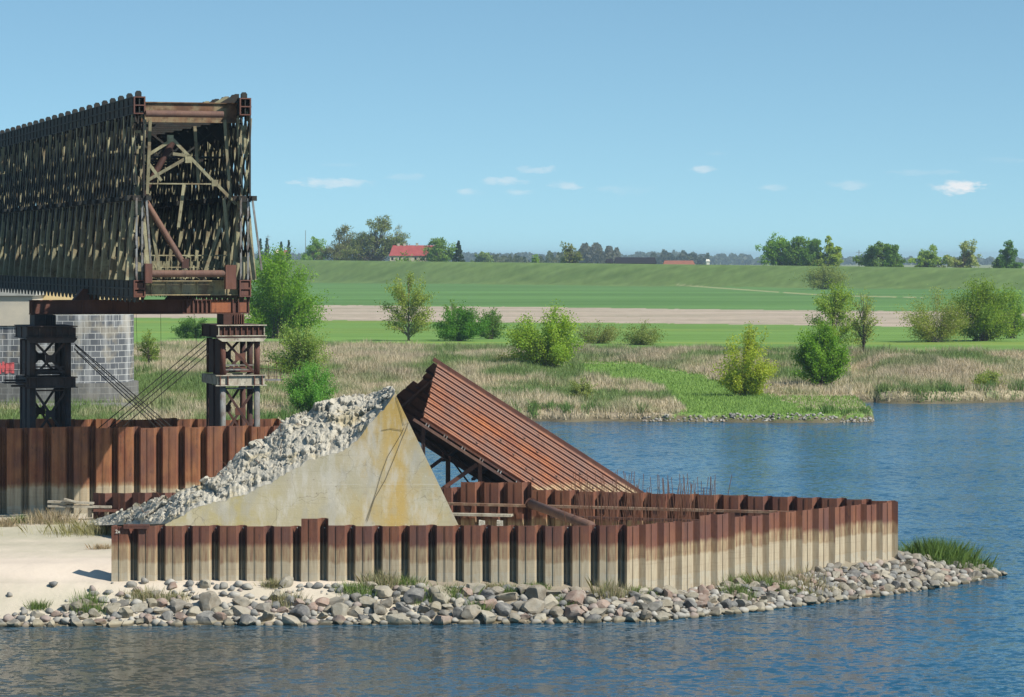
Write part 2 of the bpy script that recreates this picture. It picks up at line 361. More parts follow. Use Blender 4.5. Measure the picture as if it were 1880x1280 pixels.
def ground_mat():
    m = NM('ground_cover'); c = m.attr('col')
    n1 = m.noise((.25,.25,.25), 5, .6); n2 = m.noise((1.6,.5,1.6), 4, .6); n3 = m.noise((9,9,9), 4, .6); n4 = m.noise((.02,.11,.1), 4, .6)
    v = m.math('ADD', m.math('MULTIPLY', n1, .45), m.math('MULTIPLY', n2, .35)); v = m.math('ADD', v, m.math('MULTIPLY', n3, .15)); v = m.math('ADD', v, m.math('MULTIPLY', m.math('SUBTRACT', n4, .45), 1.5))
    c2 = m.mix(m.ramp(v, .3, .75), m.mix(1.0, c, (.82,.85,.80), 'MULTIPLY'), m.mix(1.0, c, (1.17,1.12,1.15), 'MULTIPLY'))
    m.bump(m.noise((2.2,2.2,2.2), 6, .7), .35, .12); return m.out(c2, .95, .1)
M['ground'] = ground_mat()
def water_mat():
    m = NM('river_water'); x, y, z = m.sep()
    big = m.noise((.05,.09,.1), 3); streak = m.noise((.12,.9,.1), 4, .6)
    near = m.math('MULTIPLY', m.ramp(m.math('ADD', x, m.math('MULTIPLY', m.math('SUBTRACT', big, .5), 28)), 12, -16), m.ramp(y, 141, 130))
    c = m.mix(m.ramp(big, .3, .7), (.010,.068,.128), (.018,.088,.150))
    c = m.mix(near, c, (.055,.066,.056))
    c = m.mix(m.math('MULTIPLY', m.ramp(streak, .58, .75), .35), c, (.10,.105,.085))
    shoal = m.math('MULTIPLY', m.ramp(m.noise((.16,.5,1), 3), .66, .72), m.ramp(y, 139, 132))
    c = m.mix(m.math('MULTIPLY', shoal, .5), c, (.24,.19,.11))
    def vnoise(sc, det, ro):
        mp = m.n.new('ShaderNodeMapping'); mp.inputs['Scale'].default_value = sc; m.lk(m.pos, mp.inputs['Vector'])
        t = m.n.new('ShaderNodeTexNoise'); t.inputs['Scale'].default_value = 1; t.inputs['Detail'].default_value = det; t.inputs['Roughness'].default_value = ro; t.inputs['Distortion'].default_value = .5
        m.lk(mp.outputs[0], t.inputs['Vector']); return t.outputs['Color']
    def vm(op, a, b):
        v = m.n.new('ShaderNodeVectorMath'); v.operation = op; m.lk(a, v.inputs[0])
        if isinstance(b, tuple): v.inputs[1].default_value = b
        else: m.lk(b, v.inputs[1])
        return v.outputs[0]
    gust = m.ramp(m.noise((.035,.05,1), 3), .35, .65)
    a1 = vm('SUBTRACT', vnoise((2.3,2.5,1), 4, .6), (.5,.5,.5)); a2 = vm('SUBTRACT', vnoise((.9,.7,1), 3, .5), (.5,.5,.5))
    a1 = vm('MULTIPLY', a1, (1.0,1.45,0)); a2 = vm('MULTIPLY', a2, (.5,.65,0))
    sc_ = m.n.new('ShaderNodeVectorMath'); sc_.operation = 'SCALE'; m.lk(vm('ADD', a1, a2), sc_.inputs[0]); m.lk(m.math('ADD', .55, m.math('MULTIPLY', gust, .6)), sc_.inputs['Scale'])
    nn = vm('NORMALIZE', vm('ADD', sc_.outputs[0], (0,0,1)), (0,0,0)); m.lk(nn, m.b.inputs['Normal'])
    m.out(c, .13, .5); m.b.inputs['IOR'].default_value = 1.333
    return m.m
M['water'] = water_mat()

# ------------------------------------------------------------------ the island and river banks
SH = [(-400,133),(-60,134.6),(-21.6,135.4),(-12,135.7),(0,136.4),(6,137.1),(11,141.4),(16.5,147.0),(20.9,152.2),(24.2,157.4),(23,160),(18.5,158.3),(8,162.5),(-3,168),(-7,172),(-8.5,187),(-60,190),(-400,190)]
def poly_dist(x, y, poly):
    """signed distance, positive inside"""
    d = np.full(x.shape, 1e9); inside = np.zeros(x.shape, bool); n = len(poly)
    for i in range(n):
        ax, ay = poly[i]; bx, by = poly[(i+1) % n]
        ex, ey = bx-ax, by-ay; t = np.clip(((x-ax)*ex+(y-ay)*ey)/(ex*ex+ey*ey), 0, 1)
        d = np.minimum(d, np.hypot(x-ax-t*ex, y-ay-t*ey))
        c = ((ay > y) != (by > y)) & (x < (bx-ax)*(y-ay)/(by-ay+1e-12)+ax); inside ^= c
    return np.where(inside, d, -d)
# far bank shoreline, given as (photo column, metres away)
FSX = np.array([-4000,-200,440,560,990,1180,1400,1560,1600,1605,1608,1700,1800,1880,2200,6000.])
FSD = np.array([266,266,268,298,304,304,303,302.5,303,305,344,341,344,347,350,352.])
def dbase(px): return 10.5*F/(np.maximum(45+(px-600)*.0105, 14))
def terrain(px, D):
    x = (px-CX)/F*D
    # island
    s = poly_dist(x, D, SH)
    zi = np.where(s > 0, np.minimum(s*.36, 1.4), np.maximum(s*.35, -2.5))
    left = sst(-14, -22, x)
    zi = zi + (s > 0)*(.55*sst(139.9, 142.6, D)*sst(0, -6, x)*sst(0, 2, s) - .35*sst(144, 172, D)*left)
    zi = np.where((s > 0) & (x > -4) & (D > 141), np.minimum(zi, .7+.7*sst(12, 17, x)), zi)
    # a low sill of blown sand against the wall ends
    zi = zi + (s > 0)*.10*(fbm(x*.5, D*.5)-.5)
    # far bank
    fs = np.interp(px, FSX, FSD) + 3.0*(fbm(px*.02, px*0+3, 3)-.5)
    t = D-fs
    ln_ = 305+(1606-px)*.8; t = np.where((px > 1562) & (px < 1612) & (D > ln_) & (D < 345), -np.minimum(D-ln_, 345-D), t)
    t = np.where((px > 1562) & (px < 1612) & (D >= 345), D-345, t)
    spit = sst(960, 1100, px)*(1-sst(1570, 1640, px))
    prof_a = 1.1*sst(0, 5, t)+1.9*sst(3, 90, t)
    prof_r = 1.2*sst(0, 3, t)+1.8*sst(2, 70, t)
    prof_s = .75*sst(0, 2, t)+.35*sst(4, 30, t)+1.9*sst(35, 110, t)
    r = sst(1560, 1620, px)
    zf = prof_a*(1-spit)*(1-r)+prof_s*spit+prof_r*r*(1-spit)
    zf = zf+.5*(fbm(x*.07, D*.05)-.5)*sst(10, 60, t)*(1-sst(400, 520, D)) + 2.0*sst(480, 1000, D)
    db = dbase(px); yc = 478+(px-600)*.0117; dc = db+42; zc = CZ-(yc-HZ)*dc/F; zc = np.clip(zc, 8, 15.2)
    dike = (zc-5)*sst(db-4, db+42, D)*(1-sst(db+50, db+95, D))
    zf = zf+dike - 1.5*sst(1700, 2600, D)
    zf = np.where(t > 0, zf, np.maximum(t*.25, -2.5))
    return np.where(D < 240, zi, zf)
def zones(px, D, z):
    """ground colour"""
    x = (px-CX)/F*D; py = HZ+(CZ-z)*F/D; yn = py-(px-600)*.0105
    n = fbm(x*.11, D*.05); n2 = fbm(x*.5, D*.3, 3); n3 = fbm(x*.02+5, D*.012+9)
    col = np.empty(x.shape+(3,))
    def put(mask, c): col[mask] = (np.asarray(c)*np.ones(col.shape))[mask]
    sand = np.array((.50,.445,.35))*(.9+.2*n2[..., None]); put(np.ones(x.shape, bool), sand)
    si = poly_dist(x, D, SH)
    put((D < 200) & (x > -7+4*n2) & (si < 5.5+n*1.5), np.array((.26,.225,.17)))
    put((D < 200) & (si < .25), np.array((.16,.13,.08)))
    tan = np.array((.36,.305,.205)); green = np.array((.085,.18,.04))
    j = (n-.5)*5
    far = D > 240
    g = sst(.5, .66, n*.6+n2*.4)[..., None]
    bank = tan*(1-g)+green*g
    put(far, bank)
    jj = (fbm(x*.05, D*.002+3, 4)-.5)*4.5+(n2-.5)*2.5
    put(far & (yn+j < 637), np.array((.135,.24,.055))*(.9+.25*n3[..., None])+np.array((.05,.02,0))*sst(.55,.75,fbm(x*.01,D*.08))[..., None])
    put(far & (yn+j*.3+jj < 588), np.array((.37,.31,.235))*(.88+.25*n2[..., None]))
    put(far & (yn+j*.2+jj*.7 < 560.5), np.array((.105,.205,.06))*(.75+.5*fbm(x*.008,D*.05)[..., None]))
    put(far & (yn+jj*.7 < 519.5), np.array((.125,.19,.055))*(.75+.5*n2[..., None]))
    put(far & (D > dbase(px)+60), np.array((.10,.18,.05)))
    # fields far beyond the dike
    put(D > 2200, np.array((.22,.24,.10)))
    # track at the dike foot
    tr = np.interp(px, [1140,1250,1300,1480,1540,1720,1880], [521,524,527.5,540,543,547,551])
    put(far & (px > 1240) & (px < 1720) & (np.abs(py-tr) < 1.0) & (fbm(px*.03, px*0) > .30), (.27,.29,.14))
    # green tongue down to the spit
    gp = [(1060,664),(1180,668),(1290,690),(1380,716),(1480,748),(1606,764),(1606,780),(1170,781),(1262,756),(1215,716),(1140,700),(1075,688)]
    s = poly_dist(px, py, gp)
    put(far & (D < 400) & (s+(n2-.5)*14 > 0), np.array((.15,.25,.055))*(.8+.4*n[..., None]))
    put(far & (D < 420) & (z < .35+.3*n2), np.array((.12,.105,.065))*(.7+.6*n2[..., None]))
    return col
pxs = np.concatenate([np.linspace(-9000,-900,40)[:-1], np.linspace(-900,-60,70)[:-1], np.arange(-60,1945,4.), np.linspace(1945,2800,70)[1:], np.linspace(2800,10900,40)[1:]])
Ds = np.concatenate([np.arange(60,126,6.), np.arange(126,192,.3), np.arange(192,262,4.), np.arange(262,480,.8), np.arange(480,1000,5.), np.arange(1000,1560,4.), np.geomspace(1560,30000,50)])
PX, DD = np.meshgrid(pxs, Ds); Z = terrain(PX, DD); COL = zones(PX, DD, Z)
X = (PX-CX)/F*DD
nr, nc = PX.shape; idx = np.arange(nr*nc).reshape(nr, nc)
faces = np.stack([idx[:-1,:-1], idx[:-1,1:], idx[1:,1:], idx[1:,:-1]], -1).reshape(-1, 4)
gr = np_mesh('ground', np.stack([X, DD, Z], -1).reshape(-1, 3), faces, M['ground'], COL.reshape(-1, 3), smooth=True)
tag(gr, 'sandy river bank, reed banks, meadows, brown field and grassy dike', None, None, 'structure')
wb = MB(); wb.add([(-2500,-400,0),(2500,-400,0),(2500,420,0),(-2500,420,0)], [(0,1,2,3)])
wt = wb.build('water', M['water']); tag(wt, 'rippled blue river flowing past the rubble point', None, None, 'structure')
def tz(x, D):
    return float(terrain(np.array([x/D*F+CX]), np.array([float(D)]))[0])

# ------------------------------------------------------------------ sheet pile walls
PW = 1.2
def pile_mesh(name, z0, z1, mat, w=PW, depth=.40, fin=True, flip=False):
    """one pair of Z piles, origin at the left end of its front flange, x along the wall"""
    k = w/1.2; t = .022
    prof = [(0,0),(.36*k,0),(.72*k,0),(.87*k,depth),(1.05*k,depth),(1.2*k,0)]
    out = [(x, y+t) for x, y in prof]
    poly = prof+[(x, y) for x, y in reversed(out)]
    mb = MB(); n = len(prof)
    for i in range(n-1):
        a, b = prof[i], prof[i+1]; c, d = out[i+1], out[i]
        mb.hexa([(a[0],a[1],z0),(b[0],b[1],z0),(c[0],c[1],z0),(d[0],d[1],z0),(a[0],a[1],z1),(b[0],b[1],z1),(c[0],c[1],z1),(d[0],d[1],z1)])
    # interlocks: a clutch on the front flange, one on the back flange
    mb.box((.36*k, -.018, (z0+z1)/2), (.035, .03, z1-z0-.01))
    mb.box((.385*k+.02, -.008, (z0+z1)/2), (.03, .012, z1-z0-.012))
    if fin: mb.box((.955*k, depth-.12, (z0+z1)/2-.03), (.022, .20, z1-z0-.06))
    me_o = mb.build(name, mat)
    return me_o
def pile_wall(name, label, path, z0, zt, mat, hf=None, wpile=PW, proto_name='sheet_pile', fin=True, depth=.40, mat2=None):
    root = empty(name, (path[0][0], path[0][1], z0), 0, label, 'sheet pile wall')
    proto = None; piles = []; i = 0
    for s in range(len(path)-1):
        a = Vector((path[s][0], path[s][1], 0)); b = Vector((path[s+1][0], path[s+1][1], 0)); L = (b-a).length
        n = max(1, round(L/wpile)); d = (b-a)/n; ang = math.atan2(d.y, d.x); k = (L/n)/wpile
        for j in range(n):
            if proto is None: proto = pile_mesh(proto_name, 0, 1, mat, wpile, depth, fin); o = proto
            else: o = proto.copy(); C.objects.link(o)
            p = a+d*j; h = (hf(p.x, s, i) if hf else zt)-z0
            o.parent = root; o.location = (p.x-path[0][0], p.y-path[0][1], 0); o.rotation_euler = (0, 0, ang); o.scale = (k, 1, h)
            piles.append(o); i += 1
    return root, piles
rr = random.Random(3)
def hfront(x, s, i):
    if s == 0:
        pxx = x/140*F+CX
        if 570 < pxx+25 < 612: return 4.15
        return 3.83+rr.uniform(-.02, .03)
    t = (x-5)/13.5
    j = .16 if .25 < t < .32 else 0
    return 3.80+j+rr.uniform(-.04, .05)
fw, fp = pile_wall('sheet_pile_wall', 'low rusty sheet pile wall with pale silt band, behind the boulder bank', [(-17.45,140),(5.0,140)], .2, 3.83, M['pile_front'], hfront)
o = MB(); o.hexa([(-17.45+.02,140.03,.2),(-17.45+.05,140.03,.2),(-17.25,140.42,.2),(-17.28,140.42,.2),(-17.43,140.03,3.84),(-17.40,140.03,3.84),(-17.25,140.42,3.84),(-17.28,140.42,3.84)])
o = o.build('end_flange', M['pile_front']); o.parent = fw; o.location = -fw.location
nw, npiles = pile_wall('sheet_pile_wall', 'rusty sheet pile wall angling back to the right-hand tip of the point', [(5.02,140.02),(18.5,154)], .2, 3.8, M['pile_nose'], lambda x, s, i: hfront(x, 1, i), fin=False, depth=.26)
bw, bp = pile_wall('sheet_pile_wall', 'inner row of rusty sheet piles with dark hollows, facing the camera below the tilted panel roof', [(-7.2,160.4),(18.45,154.1)], -1, 3.83, M['pile_back'],
   lambda x, s, i: 3.84+.34*(18.5-x)/25+(.30 if 4 <= i <= 6 else 0)+rr.uniform(-.03, .04), fin=False, depth=.5)
mw, mp = pile_wall('sheet_pile_wall', 'tall rusty sheet pile wall under the bridge end, left part in shade', [(-45.4,173.2),(-9.4,175.6)], .5, 6.28, M['pile_mid'], lambda x, s, i: 6.30+rr.uniform(-.05, .05), wpile=1.2, depth=.46)
kw, kp = pile_wall('sheet_pile_wall', 'rear row of dark sheet piles behind the trestle legs', [(-49,186),(-12.4,187.4),(-9.4,175.7)], .5, 6.15, M['pile_mid'], lambda x, s, i: 6.12+rr.uniform(-.06, .06), fin=False)
# capping channel and painted marks on the front wall
def child(o, parent):
    o.parent = parent; o.location = o.location-parent.location; return o
mb = MB(); mb.box((-16.35,139.93,3.86),(1.12,.16,.10)); mb.box((-16.35,139.87,3.80),(1.12,.02,.16)); child(mb.build('capping_channel', M['rust']), fw)
def text_part(s, loc, size, parent, rot=0):
    c = bpy.data.curves.new('marking', 'FONT'); c.body = s; c.size = size; c.extrude = .004
    c.offset = .002; c.materials.append(M['white']); ob = bpy.data.objects.new('marking', c); C.objects.link(ob)
    ob.location = Vector(loc)-Vector(parent.location); ob.rotation_euler = (R(90), 0, rot); ob.parent = parent; return ob
text_part('2x', (-17.28,139.955,3.52), .22, fw)
for i in (1,2,3,4,6,7,8,9,12,13,14,16,17):           # pale-rimmed lifting holes near the pile tops
    mb = MB(); x_ = -17.45+i*22.45/19+.99; mb.tube([(x_, 140.375, 3.72), (x_, 140.395, 3.72)], .028, 8); child(mb.build('lifting_hole', M['white']), fw)

# walers, brackets, strut and props inside the point
wr = empty('waler_frame', (-3, 160, 2.5), 0, 'two long rusty walers with brackets along the inner pile row', 'waler')
def along(t, off=0, z=0):               # along back wall
    a = Vector((-7.2,160.4,0)); b = Vector((18.45,154.1,0)); d = (b-a).normalized(); n = Vector((d.y, -d.x, 0))
    return a+d*t+n*off+Vector((0,0,z))
bd = (Vector((18.45,154.1,0))-Vector((-7.2,160.4,0))).normalized(); bn = Vector((bd.y, -bd.x, 0))
mb = MB(); mb.bar(along(0,.45,3.38), along(26,.35,3.2), .12, .36); child(mb.build('waler', M['waler']), wr)
mb = MB(); mb.bar(along(0,.75,2.86), along(7.6,.75,2.86), .12, .5); child(mb.build('waler', M['pale_steel']), wr)
mb = MB(); mb.bar(along(9.6,.9,2.86), along(24,.6,2.7), .11, .4); child(mb.build('waler', M['rust_dark']), wr)
for k in range(19):
    t = 1.2+1.35*k; p = along(t, .16, 0)
    mb = MB(); mb.prism([p+Vector((0,0,3.31))+bd*-.18, p+Vector((0,0,3.31))+bd*.18, p+Vector((0,0,2.92))+bd*.10, p+Vector((0,0,2.92))+bd*-.08], bn*.35)
    child(mb.build('bracket', M['rust']), wr)
st = empty('strut_pipe', (3,150,2), 0, 'thick rusty tube sloping down inside the pile walls', 'strut pipe')
mb = MB(); mb.tube([W(975,925,157.5), W(1085,966,146)], .22, 14); child(mb.build('tube', M['pipe'], smooth=True), st)
mb = MB(); mb.tube([W(975,925,157.5), W(975.4,925.2,157.42)], .30, 14); child(mb.build('flange', M['rust_dark']), st)
for i, (px, lab) in enumerate(((885,'pale concrete stub beside the foot of the concrete slab'),(918,'pale concrete stub nearer the rusty tube'))):
    e = MB(); p = W(px, 958, 150); e.hexa([p+Vector((-.17,-.15,-2.0)),p+Vector((.17,-.15,-2.0)),p+Vector((.17,.15,-2)),p+Vector((-.17,.15,-2)),p+Vector((-.15,-.12,.05)),p+Vector((.12,-.12,.07)),p+Vector((.14,.12,.03)),p+Vector((-.13,.12,.08))])
    tag(e.build('concrete_post', M['rubble']), lab, 'concrete post')

# rebar mats
def rebar(name, label, px0, px1, n, ytop, D, lean, seed):
    r = random.Random(seed); root = empty(name, G((px0+px1)/2, D, 1.0), 0, label, 'reinforcement')
    for k in range(n):
        px = px0+(px1-px0)*(k+r.random())/n; DD_ = D+r.uniform(-1.6, 1.6)
        top = ytop+r.uniform(0, 55)*(.6+.8*abs(((px-px0)/(px1-px0))-.5)); ln = lean+r.choice((-14,-8,14,20))+r.uniform(-9, 9)
        base = G(px, DD_, .6); tip = W(px+ln*(975-top)/90, top, DD_+r.uniform(-.4,.4)); mid = (base+tip)/2+Vector((r.uniform(-.06,.06),0,0))
        mb = MB(); mb.tube([base, mid, tip], .017, 4); child(mb.build('bar', M['rebar']), root)
    return root
rebar('reinforcement_bars', 'thicket of thin rusty reinforcing bars standing in front of the tilted panel roof', 1052, 1200, 66, 862, 149.5, -8, 4)
rebar('reinforcement_bars', 'smaller thicket of leaning reinforcing bars against the open water', 1205, 1312, 56, 868, 151.5, 6, 9)
rebar('reinforcement_bars', 'row of short bent reinforcing bar ends just behind the angled wall top', 1335, 1385, 9, 925, 153.0, 2, 12)

# ------------------------------------------------------------------ broken concrete block
LOWX0 = [304,346,400,420,458,501,527,572,600,620,639,665,674,705,725]
LOWY0 = [962,938,922,915,908,884,868,842,836,831,821,799,783,754,722]
LOWX = [304+421*i/150 for i in range(151)]
LOWY = [float(np.interp(x_, LOWX0, LOWY0))+(7*mn.noise(Vector((x_*.045, 3.3, 0)))+4*mn.noise(Vector((x_*.16, 8.3, 0))))*min(1, (725-x_)/30, (x_-304)/20) for x_ in LOWX]
UPX = [150,200,234,300,337,391,408,427,445,466,493,506,525,546,570,586,620,650,676,700,712,723,728]
UPY = [962,943,934,913,895,881,863,842,821,813,802,789,767,757,751,742,733,727,720,714,712,713,722]
cb = empty('broken_concrete_pier', W(560, 960, 151), 0, 'tilted grey concrete wedge with yellow lichen and a rubble-torn sloping top', 'concrete ruin')
D0 = 150.0
mb = MB(); tl = lambda p: Vector((p.x, D0-.03*(9.4-p.z), p.z))
low = [tl(W(x, y, D0)) for x, y in zip(LOWX, LOWY)]
base = [tl(Vector((p.x, p.y, .6))) for p in low]
# front face as vertical strips plus thickness
n = len(low); br = tl(W(843, 966, D0)); br0 = tl(Vector((br.x+.9, br.y, .6)))
top = low+[br]; bot = base+[br0]
bk = lambda p, k=5.5: Vector((p.x-(.6 if p.x > -7 else 0), p.y+k, p.z-.35))
m_ = len(top)
vs = top+bot+[bk(p) for p in top]+[Vector((p.x, p.y+5.5, .6)) for p in bot]
fs = []
for i in range(m_-1):
    fs.append((i, i+1, m_+i+1, m_+i)); fs.append((2*m_+i+1, 2*m_+i, 3*m_+i, 3*m_+i+1)); fs.append((i+1, i, 2*m_+i, 2*m_+i+1))
    fs.append((m_+i, m_+i+1, 3*m_+i+1, 3*m_+i))
fs.append((m_-1, 2*m_+m_-1, 3*m_+m_-1, m_+m_-1)); fs.append((0, m_, 3*m_, 2*m_))
mb.add(vs, fs); child(mb.build('slab', M['concrete']), cb)
# rubble surface
NS, NT = 560, 110
V = np.zeros((NS, NT, 3))
for i in range(NS):
    px = 160+(724.5-160)*i/(NS-1)
    lo = np.interp(px, LOWX, LOWY) if px > 304 else 962+(304-px)*.02
    Df = D0+11*min(1, max(0, (335-px)/170))**1.3
    up = np.interp(px, UPX, UPY)
    for j in range(NT):
        t = j/(NT-1)
        if t < .8:
            q = t/.8; Dq = Df-.04+3.6*q*min(1, (lo-up)/70+.25); py = lo+(up-lo)*(q**.9)
            p = W(px, py, Dq)
        else:
            q = (t-.8)/.2; Dq = Df+3.6*min(1, (lo-up)/70+.25)+q*2.5; p = W(px, up, Dq-q*2.5); p = Vector((p.x, p.y+q*2.5, p.z*(1-q)+.8*q))
        a = min(1, t*9)*min(1, (1-t)*6)*min(1, (lo-up)/40)*min(1, (725-px)/8+.1)
        ft = mn.turbulence(Vector((p.x*.9, p.y*.9, p.z*1.1)), 5, True, noise_basis='PERLIN_ORIGINAL', amplitude_scale=.55, frequency_scale=2.1)
        def facets(k, ky, amp, tilt, sd_):
            P_ = Vector((p.x*k+ft*.35, p.y*ky, p.z*k*1.25+ft*.35+sd_)); dv, pt = mn.voronoi(P_); c0 = pt[0]
            h1 = mn.noise(c0*13.7+Vector((sd_,0,0)), noise_basis='PERLIN_ORIGINAL'); h2 = mn.noise(c0*9.1+Vector((0,sd_+5,0)), noise_basis='PERLIN_ORIGINAL'); h3 = mn.noise(c0*11.3+Vector((0,0,sd_+9)), noise_basis='PERLIN_ORIGINAL')
            gap = min(dv[1]-dv[0], .10)/.10
            return amp*(1.3*h1+tilt*(h2*2*(P_.x-c0.x)+h3*2*(P_.z-c0.z))) - amp*.35*(1-gap)
        disp = facets(.55, .5, .26, .7, 0)+facets(1.5, 1.2, .10, .9, 3.3)+facets(3.6, 3.0, .035, .9, 7.7)+.16*(ft-.45)
        V[i, j] = (p.x, p.y-disp*a*.9, p.z+disp*a*.65)
ii = np.arange(NS*NT).reshape(NS, NT); fc = np.stack([ii[:-1,:-1], ii[1:,:-1], ii[1:,1:], ii[:-1,1:]], -1).reshape(-1, 4)
rb = np_mesh('rubble_top', V.reshape(-1, 3), fc, M['rubble']); child(rb, cb)
def chunk_mesh(seed):
    import bmesh
    r = random.Random(seed+900); bm = bmesh.new(); bmesh.ops.create_icosphere(bm, subdivisions=2, radius=1.0)
    cuts = [(Vector((r.gauss(0,1), r.gauss(0,1), r.gauss(0,1))).normalized(), r.uniform(.35, .75)) for k in range(8)]
    for v in bm.verts:
        for d, h in cuts:
            t = v.co.dot(d)
            if t > h: v.co -= d*(t-h)
    me = bpy.data.meshes.new('concrete_chunk'); bm.to_mesh(me); bm.free(); me.materials.append(M['rubble']); return me
CH = [chunk_mesh(i) for i in range(8)]; qc = random.Random(31)
for k in range(270):
    i = int(NS*(qc.random()**.8)); j = int(NT*qc.uniform(.08, .80)); i = min(i, NS-8)
    p = V[i, j]; r_ = qc.choice((.06,.07,.08,.09,.10,.11,.13,.15,.18,.24))*qc.uniform(.8,1.3)
    if i > NS*.93: r_ = min(r_, .2)
    o = bpy.data.objects.new('concrete_chunk', CH[k % 8]); C.objects.link(o); o.location = (p[0], p[1]+r_*.05, p[2]+r_*.02)
    o.scale = (r_*qc.uniform(.9,1.5), r_*qc.uniform(.7,1.2), r_*qc.uniform(.6,1.0)); o.rotation_euler = (qc.uniform(-.7,.7), qc.uniform(-.7,.7), qc.uniform(0,6))
    tag(o, 'broken pale concrete lump lying on the torn slope of the wedge', 'concrete lump', 'concrete lumps on the torn slope')
for k in range(16):     # bent bars sticking out of the break
    i = int(NS*qc.uniform(.15, .8)); j = int(NT*qc.uniform(.3, .8)); p = Vector(V[i, j]); a = Vector((qc.uniform(-1,.3), -.3, qc.uniform(.1,.9)))*qc.uniform(.4,1.0)
    mb = MB(); mb.tube([p-a*.2, p+a*.5, p+a+Vector((0,0,-.25*a.length))], .013, 5); child(mb.build('bent_bar', M['rebar']), cb)
# loose wires on the face
for pts in ([(742,785),(735,800),(712,838),(700,870),(690,905),(672,956)], [(745,790),(738,806),(722,846),(708,880),(688,915),(674,958)], [(727,728),(736,758),(741,780),(750,776),(745,790)], [(700,790),(718,787),(738,790)]):
    mb = MB(); mb.tube([W(x, y, D0-.03-.075*(y-715)/100) for x, y in pts], .008, 5)
    tag(mb.build('loose_wire', M['black']), 'thin dark wire trailing over the lichen-stained concrete face', 'wire', 'wires on the concrete face')

# ------------------------------------------------------------------ boulders
def rock_mesh(seed, name='boulder'):
    import bmesh
    r = random.Random(seed); bm = bmesh.new(); bmesh.ops.create_icosphere(bm, subdivisions=3, radius=1.0)
    cuts = []
    for k in range(r.randint(9, 14)):
        d = Vector((r.gauss(0,1), r.gauss(0,1), r.gauss(0,1))).normalized(); cuts.append((d, r.uniform(.42, .82)))
    for v in bm.verts:
        for d, h in cuts:
            t = v.co.dot(d)
            if t > h: v.co -= d*(t-h)
        v.co += v.co.normalized()*(mn.noise(v.co*1.7+Vector((seed,0,0)))*.12+mn.noise(v.co*5+Vector((0,seed,0)))*.04)
        v.co.z *= .78
    me = bpy.data.meshes.new(name); bm.to_mesh(me); bm.free(); me.materials.append(M['stone'])
    me.shade_smooth()
    try: me.set_sharp_from_angle(angle=R(22))
    except Exception: pass
    return me
ROCKS = [rock_mesh(s) for s in range(14)]
rr = random.Random(21); cand = []
def wall_line(x): return 139.5 if x < 5 else 140+(x-5)*14/13.5-.6
tries = 0; grid = {}
def ok(x, y, r):
    gx, gy = int(x//1), int(y//1)
    for a in range(gx-2, gx+3):
        for b in range(gy-2, gy+3):
            for (u, v, q) in grid.get((a, b), ()):
                if (x-u)**2+((y-v)*.8)**2 < (.66*(r+q))**2: return False
    return True
shp = np.array([(p[0], p[1]) for p in SH[1:10]])
def shore_y(x): return float(np.interp(x, shp[:,0], shp[:,1]))
targets = []
for size in (.55,.46,.39,.33,.28,.24,.20,.17,.13,.10,.08,.065):
    for k in range(4200 if size < .3 else 2200):
        x = rr.uniform(-24.5, 24.2); r = size*rr.uniform(.85, 1.12)
        ys = shore_y(x); yw = wall_line(x) if x < 18.6 else ys+5.5
        w = yw-ys; y = ys+rr.uniform(-.18, w)
        if x < -17.6: yw = ys+5
        f = (y-ys)/max(w, .1)
        if y < ys-.25: continue
        # density: full near the water and to the right, thin on the sand to the left
        if x < -6:
            lim = np.interp(x, [-24.5,-21,-17,-12,-8,-6], [.12,.25,.50,.46,.55,.75])
            if f > lim and rr.random() > .05*(1 if x > -18 else .3): continue
            if x < -15 and f > .10 and rr.random() < .55: continue
            if x < -20 and rr.random() < .4: continue
            if r < .12 and rr.random() < .5 and f > .3: continue
        elif x < 4:
            if f > .86 and rr.random() > .2: continue
        elif x < 18 and f > .80 and rr.random() > .35: continue
        elif x >= 18:
            if y > 158.5-(x-18)*.25 : continue
        if r > .36 and (rr.random() > .10): continue
        if r > .27 and rr.random() > .45: continue
        if x > 4 and r > .36: continue
        if not ok(x, y, r): continue
        grid.setdefault((int(x//1), int(y//1)), []).append((x, y, r)); targets.append((x, y, r))
targets.sort(key=lambda t: -t[2])
def place_rock(me, x, y, r, q):
    z = tz(x, y)
    o = bpy.data.objects.new('boulder', me); C.objects.link(o)
    o.scale = (r*q.uniform(.95,1.35), r*q.uniform(.85,1.1), r*q.uniform(.8,1.15)); o.rotation_euler = (q.uniform(-.4,.4), q.uniform(-.4,.4), q.uniform(0,6.28))
    o.location = (x, y, max(z, -.05)+r*.28); return o
q = random.Random(5)
print('rocks', len(targets))
for i, (x, y, r) in enumerate(targets[:300]):
    o = place_rock(ROCKS[i % 14], x, y, r, q)
    if x < -14: tag(o, 'weathered boulder on the pale sand at the left water edge', 'boulder', 'boulders on the sand at the left')
    elif x > 17: tag(o, 'weathered boulder piled on the tip of the point at the right', 'boulder', 'boulders on the right tip')
    elif x > 5: tag(o, 'weathered boulder on the bank below the angled part of the wall', 'boulder', 'boulders below the angled wall')
    else: tag(o, 'weathered boulder on the bank below the straight front wall', 'boulder', 'boulders below the straight wall')
